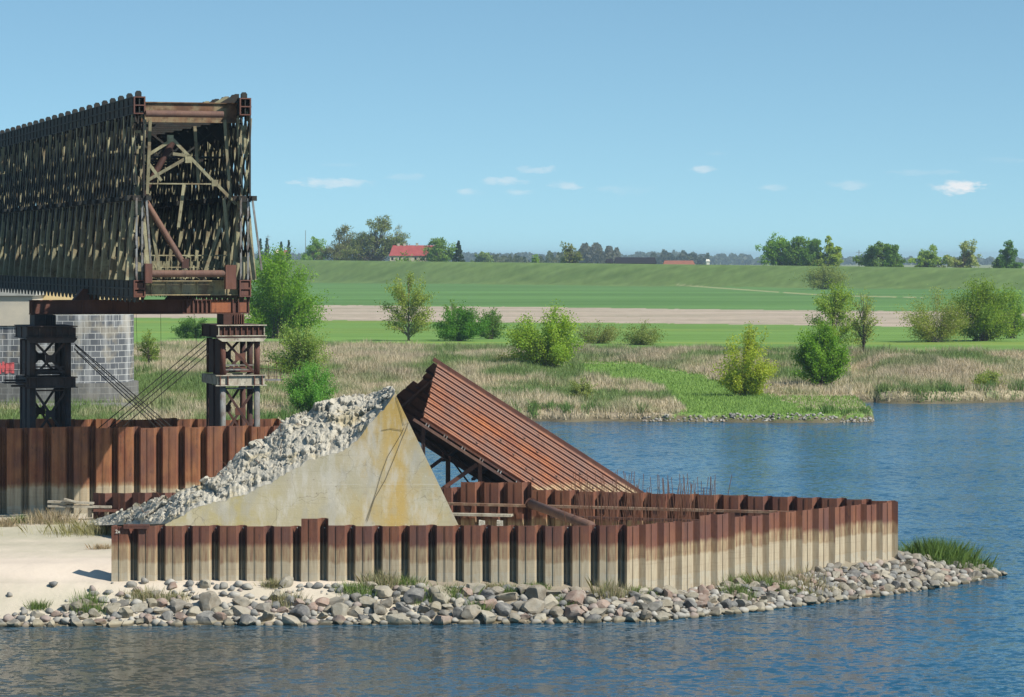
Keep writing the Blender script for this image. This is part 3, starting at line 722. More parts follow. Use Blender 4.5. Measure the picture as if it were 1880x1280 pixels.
# the rest as one heap
def heap(name, tg, label, mat, zf=None, seed=6, subs=14):
    q = random.Random(seed); vs = []; fs = []; off = 0
    data = []
    import bmesh
    for me in [rock_mesh_small(s) for s in range(subs)]:
        v = np.array([x.co[:] for x in me.vertices]); f = np.array([p.vertices[:] for p in me.polygons]); data.append((v, f))
    for i, (x, y, r) in enumerate(tg):
        v, f = data[i % subs]; z = (zf(x, y) if zf else tz(x, y))
        a = q.uniform(0, 6.28); ca, sa = math.cos(a), math.sin(a); s = np.array((r*q.uniform(.95,1.3), r*q.uniform(.85,1.1), r*q.uniform(.8,1.1)))
        v = v*s; v = np.stack([v[:,0]*ca-v[:,1]*sa, v[:,0]*sa+v[:,1]*ca, v[:,2]], -1)+np.array((x, y, max(z,-.05)+r*.25))
        vs.append(v); fs.append(f+off); off += len(v)
    cols = [np.tile(np.array(random.Random(i*7+seed).choice([(.23,.215,.19),(.30,.285,.25),(.19,.185,.17),(.28,.22,.19),(.36,.34,.30),(.15,.15,.145)])), (len(v), 1)) for i, v in enumerate(vs)]
    ob = np_mesh(name, np.concatenate(vs), np.concatenate(fs), mat, np.concatenate(cols)); tag(ob, label, 'rubble', None, 'stuff'); return ob
def rock_mesh_small(seed):
    import bmesh
    r = random.Random(seed+50); bm = bmesh.new(); bmesh.ops.create_icosphere(bm, subdivisions=2, radius=1.0)
    cuts = [(Vector((r.gauss(0,1), r.gauss(0,1), r.gauss(0,1))).normalized(), r.uniform(.5, .85)) for k in range(9)]
    for v in bm.verts:
        for d, h in cuts:
            t = v.co.dot(d)
            if t > h: v.co -= d*(t-h)
        v.co.z *= .8
    me = bpy.data.meshes.new('tmp'); bm.to_mesh(me); bm.free(); return me
def small_stone():
    m = NM('small_stone'); c = m.attr('col'); z = m.sep()[2]
    c = m.mix(m.math('MULTIPLY', m.ramp(m.noise((5,5,5), 4), .4, .7), .4), c, (.42,.40,.34))
    c = m.mix(m.math('MULTIPLY', m.ramp(z, .16, .05), .7), c, (.20,.17,.11))
    m.bump(m.noise((9,9,9), 4), .4, .03); return m.out(c, .9, .2)
M['stone2'] = small_stone()
heap('boulder_fill', targets[300:], 'smaller grey and pinkish stones filling the bank between the boulders', M['stone2'])

# ------------------------------------------------------------------ bridge span on temporary trestles
TH = R(16.5); U = Vector((math.cos(TH), math.sin(TH), 0)); VV = Vector((-math.sin(TH), math.cos(TH), 0)); ZZ = Vector((0,0,1))
BE = 165.0; BO = Vector(((256-CX)/F*BE, BE, 0)); BW = 5.53
def B(u, v, z): return BO+U*u+VV*v+Vector((0,0,z))
ZB0, ZB1 = 13.49, 14.37; ZT0, ZT1 = 22.90, 23.80; ZM = 18.6
span = empty('bridge_span', B(0,0,ZB0), 0, 'end of an old iron lattice truss bridge span on temporary steel trestles', 'bridge')
def part(mb, name, mat, parent=span, smooth=False):
    o = mb.build(name, mat, None, smooth); o.parent = parent; o.location = -Vector(parent.location); return o
NP = 28; PL = 2.65
AX = (U, VV, ZZ)
for side, u0 in ((0, 0.0), (1, BW)):
    L = NP*PL
    # top and bottom chords: open box sections with ribs
    mb = MB()
    for du in (-.24, .24): mb.box(B(u0+du, L/2, (ZT0+ZT1)/2), (.05, L, ZT1-ZT0), AX)
    for z in (ZT0+.02, ZT1-.02): mb.box(B(u0, L/2, z), (.62, L+.04, .05), AX)
    mb.box(B(u0, L/2, (ZT0+ZT1)/2), (.66, L+.02, .07), AX)
    for k in range(int(L/1.45)):
        for du in (-.285,.285): mb.box(B(u0+du, .3+k*1.45, (ZT0+ZT1)/2), (.06, .09, ZT1-ZT0-.1), AX)
    mb.box(B(u0, .02, (ZT0+ZT1)/2), (.06, .05, ZT1-ZT0-.1), AX)
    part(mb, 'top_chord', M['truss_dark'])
    mb = MB()
    for z0_, z1_ in ((ZT1-.06, ZT1), (ZT0, ZT0+.06), ((ZT0+ZT1)/2-.03, (ZT0+ZT1)/2+.03)): mb.box(B(u0, -.03, (z0_+z1_)/2), (.60, .05, z1_-z0_), AX)
    for du in (-.27, .27): mb.box(B(u0+du, -.03, (ZT0+ZT1)/2), (.07, .06, ZT1-ZT0), AX)
    part(mb, 'chord_end', M['rust'])
    mb = MB()
    for du in (-.24, .24): mb.box(B(u0+du, L/2, (ZB0+ZB1)/2), (.05, L, ZB1-ZB0), AX)
    for z in (ZB0+.02, ZB1-.02): mb.box(B(u0, L/2, z), (.62, L+.04, .05), AX)
    mb.box(B(u0, L/2, (ZB0+ZB1)/2), (.68, L+.02, .08), AX)
    for k in range(int(L/1.45)):
        for du in (-.275,.275): mb.box(B(u0+du, .3+k*1.45, (ZB0+ZB1)/2), (.06, .09, ZB1-ZB0-.1), AX)
        v = .3+k*1.45   # saw-tooth gusset tips under the chord
        for du in (-.2,.2):
            c = [B(u0+du, v-.55, ZB0), B(u0+du, v+.55, ZB0), B(u0+du, v+.12, ZB0-.28), B(u0+du, v-.12, ZB0-.28)]
            mb.prism(c, U*.03)
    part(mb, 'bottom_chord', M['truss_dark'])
    mb = MB()
    for z0_, z1_ in ((ZB1-.06, ZB1), (ZB0, ZB0+.06), ((ZB0+ZB1)/2-.05, (ZB0+ZB1)/2+.05)): mb.box(B(u0, -.03, (z0_+z1_)/2), (.60, .05, z1_-z0_), AX)
    for du in (-.27, .27): mb.box(B(u0+du, -.03, (ZB0+ZB1)/2), (.07, .06, ZB1-ZB0), AX)
    mb.box(B(u0-.02, .06, ZB1-.3), (.42, .1, .34), AX); mb.box(B(u0-.02, .06, ZB0+.2), (.4, .1, .26), AX)
    part(mb, 'chord_end', M['rust'])
    mb = MB()
    for du in (-.34,.34): mb.box(B(u0+du, L/2-.1, ZM), (.10, L+.5, .22), AX)
    mb.box(B(u0, L/2, ZM-.15), (.5, L, .06), AX)
    for k in range(NP): mb.box(B(u0, k*PL+.1, ZM), (1.25, .14, .26), AX)
    part(mb, 'middle_rail', M['truss_dark'])
    # lattice bars in the truss plane
    mb = MB(); H = ZT0-ZB1
    for lay, du in ((0, -.22), (1, .22)):
        for s in (1, -1):
            for k in range(-8, int(2.8*NP)+8):
                v0 = k*1.0; v1 = v0+s*H*.62
                za, zb = ZB1, ZT0
                a, b = v0, v1
                # clip to the span
                def cl(v, z, v_, z_):
                    if v < 0: tt = (0-v)/(v_-v); return 0, z+(z_-z)*tt
                    if v > L: tt = (L-v)/(v_-v); return L, z+(z_-z)*tt
                    return v, z
                if (a < 0 and b < 0) or (a > L and b > L): continue
                p1 = cl(a, za, b, zb); p2 = cl(b, zb, a, za)
                mb.bar(B(u0+du+s*.035, p1[0], p1[1]), B(u0+du+s*.035, p2[0], p2[1]), .25, .05, VV)
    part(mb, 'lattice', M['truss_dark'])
    # upright stiffener frames across the truss
    for k in range(NP):
        v = .35+k*PL; mb = MB(); r = random.Random(k*2+side+77); t = .07; q1, q2, q3 = r.uniform(.75,1.3), r.uniform(.6,1.3), r.random()
        zm = ZM
        def plate(poly): mb.prism([B(u0+a, v-t/2, z) for a, z in poly], VV*t)
        ju = r.uniform(-.03,.03)
        # upper half: two tall bars that close on each other at mid height
        for sgn in (-1, 1):
            plate([(sgn*.34*q1+ju, ZT0-.2*q2), (sgn*.17*q1+ju, ZT0-.2), (sgn*.05*q2, zm+.15), (sgn*.21, zm+.15)])
            plate([(sgn*.10, zm-.35), (sgn*.30, zm-.35), (sgn*.66, ZB1), (sgn*.42, ZB1)])
        if q3 > .4: plate([(-.2, ZT0-.8*q2), (.14, ZT0-.5), (.12, ZT0-1.9*q1), (-.16, ZT0-1.6)])
        if q3 < .7: plate([(-.15, zm+1.5*q2), (.15, zm+1.2*q2), (.15, zm+.1), (-.15, zm+.1)])
        plate([(-.12, zm-.15), (.12, zm-.15), (.24, zm-.9), (-.24, zm-.9)])
        if q2 > .8: plate([(-.30, zm-2.0), (.30, zm-2.0), (.33, zm-2.5), (-.33, zm-2.5)])
        plate([(-.36, ZB1+1.2), (.36, ZB1+1.2), (.46, ZB1), (-.46, ZB1)])
        for z in (zm+2.6, zm+3.4): mb.box(B(u0, v, z), (.36, t, .14), AX)
        # T flanges along the frame edges
        for sgn in (-1, 1):
            mb.bar(B(u0+sgn*.30, v+.1, ZT0), B(u0+sgn*.17, v+.1, zm), .04, .22, U)
            mb.bar(B(u0+sgn*.27, v+.1, zm), B(u0+sgn*.63, v+.1, ZB1), .04, .22, U)
        for j in range(8):   # outstanding straps
            zz = ZB1+.6+j*1.13
            mb.box(B(u0+r.choice((-1,1))*.2, v-.07, zz), (.16, .05, r.uniform(.3,.9)), AX)
        # second narrow frame between the panels
        v2 = v+PL/2
        for sgn in (-1, 1):
            mb.bar(B(u0+sgn*.27, v2, ZT0-.6), B(u0+sgn*.10, v2, zm+.6), .11, .06, U)
            mb.bar(B(u0+sgn*.16, v2, zm-.4), B(u0+sgn*.42, v2, ZB1+.4), .11, .06, U)
        part(mb, 'upright', M['truss'])
        # knob on the top chord over each upright
        mb = MB(); mb.box(B(u0, v, ZT1+.10), (.30, .26, .18), AX); mb.prism([B(u0-.17, v-.1, ZT1+.19), B(u0+.17, v-.1, ZT1+.19), B(u0+.08, v-.1, ZT1+.31), B(u0-.08, v-.1, ZT1+.31)], VV*.2)
        part(mb, 'top_knob', M['truss_dark'])
# cross girders
for k in range(NP):
    v = .5+k*PL
    mb = MB(); zt = ZB1-.05
    mb.box(B(BW/2, v, zt-.36), (BW-.6, .05, .72), AX)
    for z in (zt-.0, zt-.72): mb.box(B(BW/2, v, z), (BW-.6, .30, .05), AX)
    for j in range(7): mb.box(B(.7+j*.8, v-.06, zt-.36), (.05, .08, .62), AX)
    part(mb, 'floor_beam', M['truss_plate'] if k == 0 else M['truss_dark'])
    mb = MB(); zt = ZT1-.25
    dv = 0
    mb.box(B(BW/2, v+.4, zt), (BW-.5, .28, .05), AX); mb.box(B(BW/2, v+.4, zt-.5), (BW-.5, .05, .95), AX); mb.box(B(BW/2, v+.4, zt-1.0), (BW-.5, .22, .05), AX)
    for sgn, uu in (((1, .25), (-1, BW-.25)) if k else ()):
        mb.prism([B(uu, v+.4, zt-1.0), B(uu+sgn*1.3, v+.4, zt-1.0), B(uu, v+.4, zt-2.3)], VV*.05)
    part(mb, 'top_beam', M['portal'] if k == 0 else M['truss_dark'])
for k in range(1, 14, 2):
    mb = MB(); v = .5+k*PL
    for a_, b_ in ((.3, BW-.3), (BW-.3, .3)):
        mb.bar(B(a_, v, ZT0-.2), B((a_+b_)/2, v, ZM+2.2), .10, .08, U)
    mb.bar(B(.3, v+.05, ZM+2.2), B(BW-.3, v+.05, ZM+2.2), .10, .12, VV)
    part(mb, 'sway_brace', M['truss_dark'])
for k in range(9):
    v = .35+k*PL; mb = MB(); mb.prism([B(BW-1.25, v, ZT1-.25), B(BW-.25, v, ZT1-.25), B(BW-.25, v, ZT1+.22), B(BW-.45, v, ZT1+.22)], VV*.09); part(mb, 'top_gusset', M['truss'] if k % 2 else M['truss_dark'])
for (ua_, za_, ub_, zb_, v_) in ((4.2,ZM+.7,5.2,ZM-.3,.7),(1.2,ZB1+.2,.6,ZM-.4,.7),(3.6,ZB1+.2,5.0,ZM-.1,1.4),(2.6,ZM+.8,2.3,ZM-1.5,1.5),(4.6,ZT0-.2,4.9,ZM+.1,.8),(.7,ZT0-.3,.55,ZM+.2,.8),(3.3,ZT0-.5,3.5,ZM+.8,2.2),(5.0,ZB1,4.6,ZM,1.0)):
    mb = MB(); mb.bar(B(ua_, v_, za_), B(ub_, v_, zb_), .16, .07, U); part(mb, 'hanger_bar', M['truss'])
# deck stringers and remains of railings along the inner floor
mb = MB()
mb.box(B(BW/2, NP*PL/2+.4, ZB1-.14), (BW-.5, NP*PL-1.4, .05), AX)
for uu in (1.1, 2.3, 3.5, 4.6): mb.box(B(uu, NP*PL/2, ZB1+.02), (.16, NP*PL-1.2, .10), AX)
part(mb, 'stringers', M['truss_dark'])
mb = MB(); r = random.Random(8)
for k in range(15):
    v = 2.2+k*.12
    mb.bar(B(.7+k*.33, 1.9, ZB1+.05), B(.75+k*.33+r.uniform(-.06,.06), 1.9, ZB1+1.25), .05, .05)
for k in range(14): mb.bar(B(.7+k*.36, 1.95, ZB1+.05), B(.95+k*.36, 1.95, ZB1+.95), .12, .03)
for z in (ZB1+1.27, ZB1+.65): mb.bar(B(.55, 1.9, z), B(5.2, 1.9, z), .06, .06)
for k in range(20):
    a = r.uniform(.8, 5.2); mb.bar(B(a, 1.2, ZB1+.02), B(a+r.uniform(-.5,.5), 1.6, ZB1+r.uniform(.2,.8)), .04, .04)
part(mb, 'deck_railing', M['truss'])
for k in range(3):   # upright plates behind the railing
    mb = MB()
    for j in range(12): mb.box(B(.9+j*.4, 3.3+k*PL, ZB1+.5), (.16, .04, .95), AX)
    part(mb, 'deck_railing', M['truss'])
# end pipes and braces
def pipe(a, b, r, mat='pipe'):
    mb = MB(); mb.tube([a, b], r, 14); o = part(mb, 'brace_pipe', M[mat], smooth=False); o.data.shade_smooth(); 
    try: o.data.set_sharp_from_angle(angle=R(40))
    except Exception: pass
pipe(B(.30,-.12,ZT0+.02), B(4.35,-.12,ZT0+.02), .17)
pipe(B(.55,-.2,ZB1+.33), B(4.55,-.2,ZB1+.33), .18)
pipe(B(.35,.4,ZM-.1), B(2.3,.4,ZB1+.95), .16)
pipe(B(2.0,1.6,ZT0-1.4), B(.35,1.2,ZM+.1), .17, 'rust_dark')
mb = MB(); mb.box(B(.42,-.2,ZB1+.35), (.36,.4,1.0), AX); part(mb, 'pipe_seat', M['rust'])
mb = MB(); mb.box(B(4.7,-.2,ZB1+.15), (.55,.4,1.25), AX); part(mb, 'pipe_seat', M['rust'])
mb = MB(); mb.box(B(2.45,.4,ZB1+.85), (.36,.3,.5), AX); part(mb, 'pipe_seat', M['rust_dark'])
for a, b in (((.25,ZM+2.0),(1.9,ZT0-1.25)), ((1.9,ZT0-1.25),(4.2,ZM+.7)), ((.25,ZM+2.3),(1.3,ZM+.9)), ((.3,ZM+.75),(2.8,ZM+2.2)), ((.25,ZM+.75),(4.0,ZM+.75)), ((2.8,ZM+2.2),(1.9,ZM+2.3))):
    mb = MB(); mb.bar(B(a[0],.9,a[1]), B(b[0],.9,b[1]), .16, .07, U); part(mb, 'brace', M['truss'])
for (a, z) in ((1.75, ZT0-1.2), (2.7, ZM+2.0), (4.1, ZM+.8)):
    mb = MB(); mb.box(B(a,.82,z), (.34,.05,.34), AX); part(mb, 'gusset_plate', M['truss'])
# end posts
for u0 in (-.25, .05, BW-.33, BW+.05):
    mb = MB(); mb.bar(B(u0+.1,.02,ZB1), B(u0+.1,.02,ZM), .10, .08, U); part(mb, 'end_post', M['steel_grey'])
for k, u0 in enumerate((.22, BW+.24)):
    mb = MB(); mb.bar(B(u0,-.05,ZT0), B(u0,-.05,ZM-.2), .08, .10, U); part(mb, 'end_post', M['truss_dark'])
    mb = MB(); mb.bar(B(u0+.12,-.05,ZM), B(u0+(.62 if k else .38),-.05,ZB1+.5), .10, .08, U); part(mb, 'end_post', M['steel_grey'])

# support beam under the span end
bm_z0, bm_z1 = 12.36, 13.16
BV = 15.5
sb = empty('support_beam', B(0,BV,bm_z0), 0, 'long rust-orange plate girder lying across both trestles under the bridge end', 'girder')
def u_at(px, v):   # u so that B(u,v) projects to column px
    k = (px-CX)/F; p0 = BO+VV*v; return (k*p0.y-p0.x)/(U.x-k*U.y)
mb = MB(); ua, ub = u_at(55, BV), u_at(456, BV)
for dv in (-.30, .30): mb.box(B((ua+ub)/2, BV+dv, (bm_z0+bm_z1)/2), (ub-ua, .04, bm_z1-bm_z0-.1), AX)
for z in (bm_z0+.02, bm_z1-.02): mb.box(B((ua+ub)/2, BV, z), (ub-ua, .9, .05), AX)
part(mb, 'girder_body', M['rust_beam'], sb)
for u in [u_at(p_, BV) for p_ in (57,150,235,333,341,352,360,368,376,384,425,435,454)]:
    mb = MB(); mb.box(B(u, BV-.38, (bm_z0+bm_z1)/2), (.05, .14, bm_z1-bm_z0-.12), AX); part(mb, 'stiffener', M['rust'], sb)
for a_, b_ in ((386,423),(437,455)):
    mb = MB(); xa_, xb_ = u_at(a_, BV), u_at(b_, BV); mb.box(B((xa_+xb_)/2, BV-.335, (bm_z0+bm_z1)/2), (xb_-xa_, .03, bm_z1-bm_z0-.14), AX); part(mb, 'sunlit_web_plate', M['sunlit_rust'], sb)  # brighter rust plates paint the sunlit end of the darker girder
part_list = [(0, .62), (BW, .62)]
for u, w_ in part_list:
    mb = MB(); mb.box(B(u, BV, (bm_z1+ZB0)/2), (w_, 1.0, ZB0-bm_z1-.03), AX); part(mb, 'bearing', M['rust_dark'], sb)
for u in [u_at(p_, BV) for p_ in (345, 372)]:
    for s_ in (-1, 1):
        mb = MB(); mb.bar(B(u, BV-.2, bm_z1), B(u+s_*.45, BV-.2, ZB0+.3), .08, .08); part(mb, 'prop', M['rust'], sb)
for u in [u_at(320, BV), u_at(150, BV)]:
    mb = MB(); mb.hexa([B(u-.5,BV-.4,bm_z1),B(u+.5,BV-.4,bm_z1),B(u+.5,BV+.4,bm_z1),B(u-.5,BV+.4,bm_z1),B(u-.0,BV-.4,ZB0+.3),B(u+.9,BV-.4,ZB0+.3),B(u+.9,BV+.4,ZB0+.3),B(u-.0,BV+.4,ZB0+.3)]); part(mb, 'prop', M['rust_dark'], sb)

def trestle(u0, label, lit):
    e = empty('trestle_tower', B(u0+1.0,BV,2.0), 0, label, 'trestle')
    MT = {k_: (M[k_] if lit else M['shaded_steel']) for k_ in ('steel_grey','rust','rust_dark','pale_steel')}  # unlit tower swaps all its steels for the shade-darkened colour
    w = 1.95; d = 3.9; v0 = BV-1.95
    Zc0, Zc1 = 10.95, 11.75; zb = 2.2
    for a in (0, w):
        for b in (0, d*.5, d):
            mb = MB(); mb.tube([B(u0+a, v0+b, zb), B(u0+a, v0+b, 8.35)], .17, 12); o = part(mb, 'leg', MT['steel_grey'] if b == 0 else MT['rust_dark'], e); o.data.shade_smooth()
            mb = MB(); mb.tube([B(u0+a, v0+b, 8.95), B(u0+a, v0+b, Zc0)], .17, 12); o = part(mb, 'leg', MT['rust'] if b == 0 else MT['rust_dark'], e); o.data.shade_smooth()
    # panels of the side facing the left
    for z0_, z1_ in ((3.0, 8.3), (9.0, 10.9)):
        mb = MB()
        mb.box(B(u0-.05, v0+d*.5, (z0_+z1_)/2), (.06, d*.86, z1_-z0_), AX); part(mb, 'side_plate', MT['rust_dark'], e)
    # collar at mid height
    mb = MB()
    for dv in (-.25, d+.25): mb.box(B(u0+w/2, v0+dv, 8.65), (w+.75, .10, .50), AX)
    for du in (-.28, w+.28): mb.box(B(u0+du, v0+d/2, 8.65), (.10, d+.5, .50), AX)
    for z in (8.37, 8.93):
        mb.box(B(u0+w/2, v0-.25, z), (w+.95, .34, .05), AX)
    part(mb, 'collar', MT['pale_steel'], e)
    mb = MB()
    for a in (0, w):
        for z in (8.38, 8.92): mb.box(B(u0+a, v0-.05, z), (.62, .62, .08), AX)
        for s_ in (-1, 1): mb.box(B(u0+a+s_*.22, v0-.36, 8.65), (.05, .16, .52), AX)
    part(mb, 'collar_shoe', MT['rust'], e)
    # cross bracing, front and back
    for z0_, z1_ in ((3.6, 8.2), (5.6, 8.2), (9.0, 10.9)):
        for vv in (0, d):
            if (z0_, vv) == (3.6, 0) or z0_ == 3.6: continue
            for s_ in (0, 1):
                a, b = (0.1, w-.1) if s_ else (w-.1, .1)
                mb = MB(); mb.bar(B(u0+a, v0+vv+.02*s_, z0_), B(u0+b, v0+vv+.02*s_, z1_), .13, .10, U); part(mb, 'brace', MT['rust_dark'], e)
            mb = MB(); mb.box(B(u0+w/2, v0+vv-.02, (z0_+z1_)/2), (.55, .05, .40), AX); part(mb, 'gusset_plate', MT['rust'] if vv == 0 else MT['rust_dark'], e)
    for z in (5.4, 5.15, 8.2, 9.25, 9.5):
        mb = MB(); mb.bar(B(u0, v0, z), B(u0+w, v0, z), .08, .06); part(mb, 'rung', MT['steel_grey'], e)
    for j in range(5):
        mb = MB(); mb.bar(B(u0, v0+1+j*.5, 9.05+.05*j), B(u0+w, v0+1.2+j*.5, 9.1+.04*j), .06, .12); part(mb, 'rung', MT['rust'], e)
    # cap grillage
    mb = MB(); c = B(u0+w/2, v0+d/2, 0)
    for dv in (-.35, d*.5, d+.3): mb.box(B(u0+w/2, v0+dv, (Zc0+Zc1)/2+.03), (w+.75, .05, Zc1-Zc0-.2), AX)
    for z in (Zc0+.12, Zc1-.02): mb.box(B(u0+w/2, v0+d/2, z), (w+.85, d+1.05, .05), AX)
    for du in (-.3, w+.3): mb.box(B(u0+du, v0+d/2, (Zc0+Zc1)/2+.03), (.05, d+.6, Zc1-Zc0-.2), AX)
    part(mb, 'cap_grillage', MT['rust_dark'], e)
    for j in range(9):
        mb = MB(); mb.box(B(u0-.32+j*(w+.64)/8, v0-.43, (Zc0+Zc1)/2+.05), (.05, .12, Zc1-Zc0-.24), AX); part(mb, 'stiffener', MT['pale_steel'] if j in (0, 8) else MT['rust'], e)
    mb = MB(); mb.box(B(u0+w/2, v0-.45, Zc1-.01), (w+.9, .26, .05), AX); mb.box(B(u0+w/2, v0-.45, Zc0+.20), (w+.9, .2, .05), AX); part(mb, 'cap_flange', MT['pale_steel'], e)
    mb = MB(); mb.prism([B(u0-.45, v0-.5, Zc0+.10), B(u0+w+.45, v0-.5, Zc0+.10), B(u0+w+.25, v0-.5, Zc0-.12), B(u0-.1, v0-.5, Zc0-.12)], VV*.4); part(mb, 'cap_shoe', MT['pale_steel'], e)
    # spacer block up to the girder
    mb = MB(); mb.box(B(u0+w*.42, BV, (Zc1+bm_z0)/2), (1.15, 1.9, bm_z0-Zc1-.03), AX); part(mb, 'spacer', MT['rust_dark'], e)
    for j in range(5):
        mb = MB(); mb.box(B(u0+w*.42+.05+j*.13, BV-1.0, (Zc1+bm_z0)/2), (.05, .12, bm_z0-Zc1-.06), AX); part(mb, 'stiffener', MT['rust'], e)
    # small catwalk with rail
    s_ = 1 if lit else -1; ux = u0+(w+.3 if lit else -.3)
    mb = MB(); mb.box(B(ux+s_*.6, v0+.9, 8.62), (1.2, 1.2, .06), AX)
    if not lit:
        mb.box(B(ux+s_*.3, v0+.6, 8.45), (1.0, .3, .1), AX); mb.box(B(ux+s_*.5, v0+.8, 8.75), (1.3, .3, .1), AX)
    part(mb, 'catwalk', MT['steel_grey'] if lit else MT['rust_dark'], e)
    mb = MB()
    for t in (0, .45, .9, 1.15): mb.bar(B(ux+s_*t, v0+.35, 8.6), B(ux+s_*t, v0+.35, 9.75-(.12*t if lit else 0)), .025, .025)
    for z in (8.9, 9.3, 9.7): mb.bar(B(ux, v0+.35, z), B(ux+s_*1.15, v0+.35, z-(.12 if lit else 0)), .022, .022)
    part(mb, 'handrail', MT['rust_dark'], e)
    return e
# find u of trestles from the photo
uR = u_at(409, BV-1.95); uL = u_at(60, BV-1.95)
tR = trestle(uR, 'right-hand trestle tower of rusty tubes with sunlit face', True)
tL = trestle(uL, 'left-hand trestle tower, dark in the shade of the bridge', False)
# stay cables
def cable(name, a, b, r, label, grp):
    mb = MB(); mb.tube([a, b], r, 5); o = mb.build(name, M['black']); tag(o, label, 'cable', grp)
for k, (x0, y0, x1, y1) in enumerate(((137,631,327,786),(138,634,318,788),(136,640,308,786),(140,646,300,789))):
    cable('stay_cable', W(x0, y0, 178.5), W(x1, y1+8, 177.2), .028, 'taut stay cable running down to the right from the left trestle top', 'stays of the left trestle')
for k, (x0, y0, x1, y1) in enumerate(((378,622,172,786),(380,631,186,789),(381,640,196,787),(384,648,210,789))):
    cable('stay_cable', W(x0, y0, 178.9), W(x1, y1+8, 177.4), .028, 'taut stay cable running down to the left from the right trestle top', 'stays of the right trestle')
for px, y1 in ((250,645),(295,760),(356,640)):
    cable('hanging_wire', W(px, 577, 182), W(px+(2 if px < 350 else 6), y1, 182), .011, 'thin wire hanging straight down from the girder', 'wires hanging from the girder')
# timber and pile stubs at the foot of the tall wall
e = empty('timber_staging', G(130, 170.5, 1.6), 0, 'low weathered timber staging on the sand below the tall wall', 'staging')
mb = MB(); mb.bar(W(88,921,170.5), W(172,924,170.5), .10, .5); child(mb.build('plank', M['wood']), e)
mb = MB(); mb.bar(W(88,929,170.4), W(205,931,170.4), .11, .35); child(mb.build('plank', M['wood']), e)
mb = MB(); mb.bar(W(118,916,170.2), W(140,922,170.2), .08, .3); child(mb.build('plank', M['wood']), e)
for px in (97, 125, 165, 196):
    mb = MB(); mb.bar(W(px,930,170.6), W(px,950,170.6), .22, .2); child(mb.build('post', M['wood']), e)
sw, sp = pile_wall('sheet_pile_wall', 'short rusty pile stub wall at the foot of the tall wall, beside the staging', [(W(171,0,171.2).x,171.2),(W(318,0,168.5).x,168.5)], 1.0, 2.95, M['rust'], lambda x, s, i: 3.0+.05*(i % 2)+(.12 if i > 1 else 0), wpile=1.2, fin=False)
mb = MB(); mb.bar(W(172,937,170.2), W(215,938,170.2), .12, .3); child(mb.build('base_beam', M['rust']), sw)

# ------------------------------------------------------------------ tilted sheet-pile roof (ice breaker frame)
ib = empty('ice_breaker', W(900, 890, 175), 0, 'sloping roof of long rusty sheet piles on a steel frame beyond the inner wall', 'ice breaker')
A0 = W(804,666,176); Cc = W(777,768,173.2); Gg = W(697,760,183.6)
rdir = (W(1174,904,176)-A0); rl = rdir.length; rdir.normalize(); Lp = rl*1.22
NPAN = 11; cv = (Cc-A0)/NPAN
nrm = rdir.cross(cv.normalized()).normalized(); 
if nrm.y > 0: nrm = -nrm
proto = None
for k in range(NPAN):
    cl = cv.length; cd = cv.normalized()
    mb = MB(); r = random.Random(k+40); ofs = r.uniform(-.05,.05)
    pr = [(0,0),(.66*cl,0),(.72*cl,-.17),(.93*cl,-.17),(cl*.99,0)]
    for (a, b) in zip(pr[:-1], pr[1:]):
        p1 = A0+cv*k+cd*a[0]+nrm*a[1]+rdir*ofs; p2 = A0+cv*k+cd*b[0]+nrm*b[1]+rdir*ofs; e_ = rdir*(Lp)
        tt = nrm*-.025
        mb.hexa([p1+tt, p2+tt, p2+tt+e_, p1+tt+e_, p1, p2, p2+e_, p1+e_])
    # interlock bead
    p = A0+cv*k+cd*(.25*cl)+nrm*.012+rdir*ofs; mb.bar(p, p+rdir*Lp, .035, .025, cd)
    o = mb.build('roof_pile', M['rust_panel']); child(o, ib)
    if k in (3,4,6,7,8,9):       # lifting eyes
        mb = MB()
        for j in range(2):
            p = A0+cv*k+cd*(.36*cl)+nrm*.04+rdir*(3.2+.9*k % 4+j*3.6); mb.box(p, (.10,.10,.05), (rdir, cd, nrm))
        child(mb.build('lifting_eye', M['pale_steel']), o) if False else child(mb.build('lifting_eye', M['pipe']), ib)
gv = (Gg-A0); gd = gv.normalized(); NG = 8; gn = rdir.cross(gd).normalized()
if gn.y < 0: gn = -gn
for k in range(NG):
    a = A0+gv*(k/NG); b = A0+gv*((k+.97)/NG); r = random.Random(k+4); ofs = rdir*r.uniform(-.32,.22); dp = gn*(.0 if k % 2 else -.16)
    mb = MB(); e_ = rdir*Lp
    mb.hexa([a+ofs+dp, b+ofs+dp, b+ofs+dp+e_, a+ofs+dp+e_, a+ofs+dp+gn*.03, b+ofs+dp+gn*.03, b+ofs+dp+gn*.03+e_, a+ofs+dp+gn*.03+e_])
    mb.bar(b+ofs+dp-gn*.05, b+ofs+dp-gn*.05+e_, .04, .2, gd)
    child(mb.build('roof_pile', M['rust_dark']), ib)  # far slope's rust darkened to carry the shade on its underside
mb = MB(); mb.bar(A0-rdir*.3+Vector((0,0,.04)), A0+rdir*Lp+Vector((0,0,.04)), .22, .16); child(mb.build('ridge_cap', M['rust']), ib)
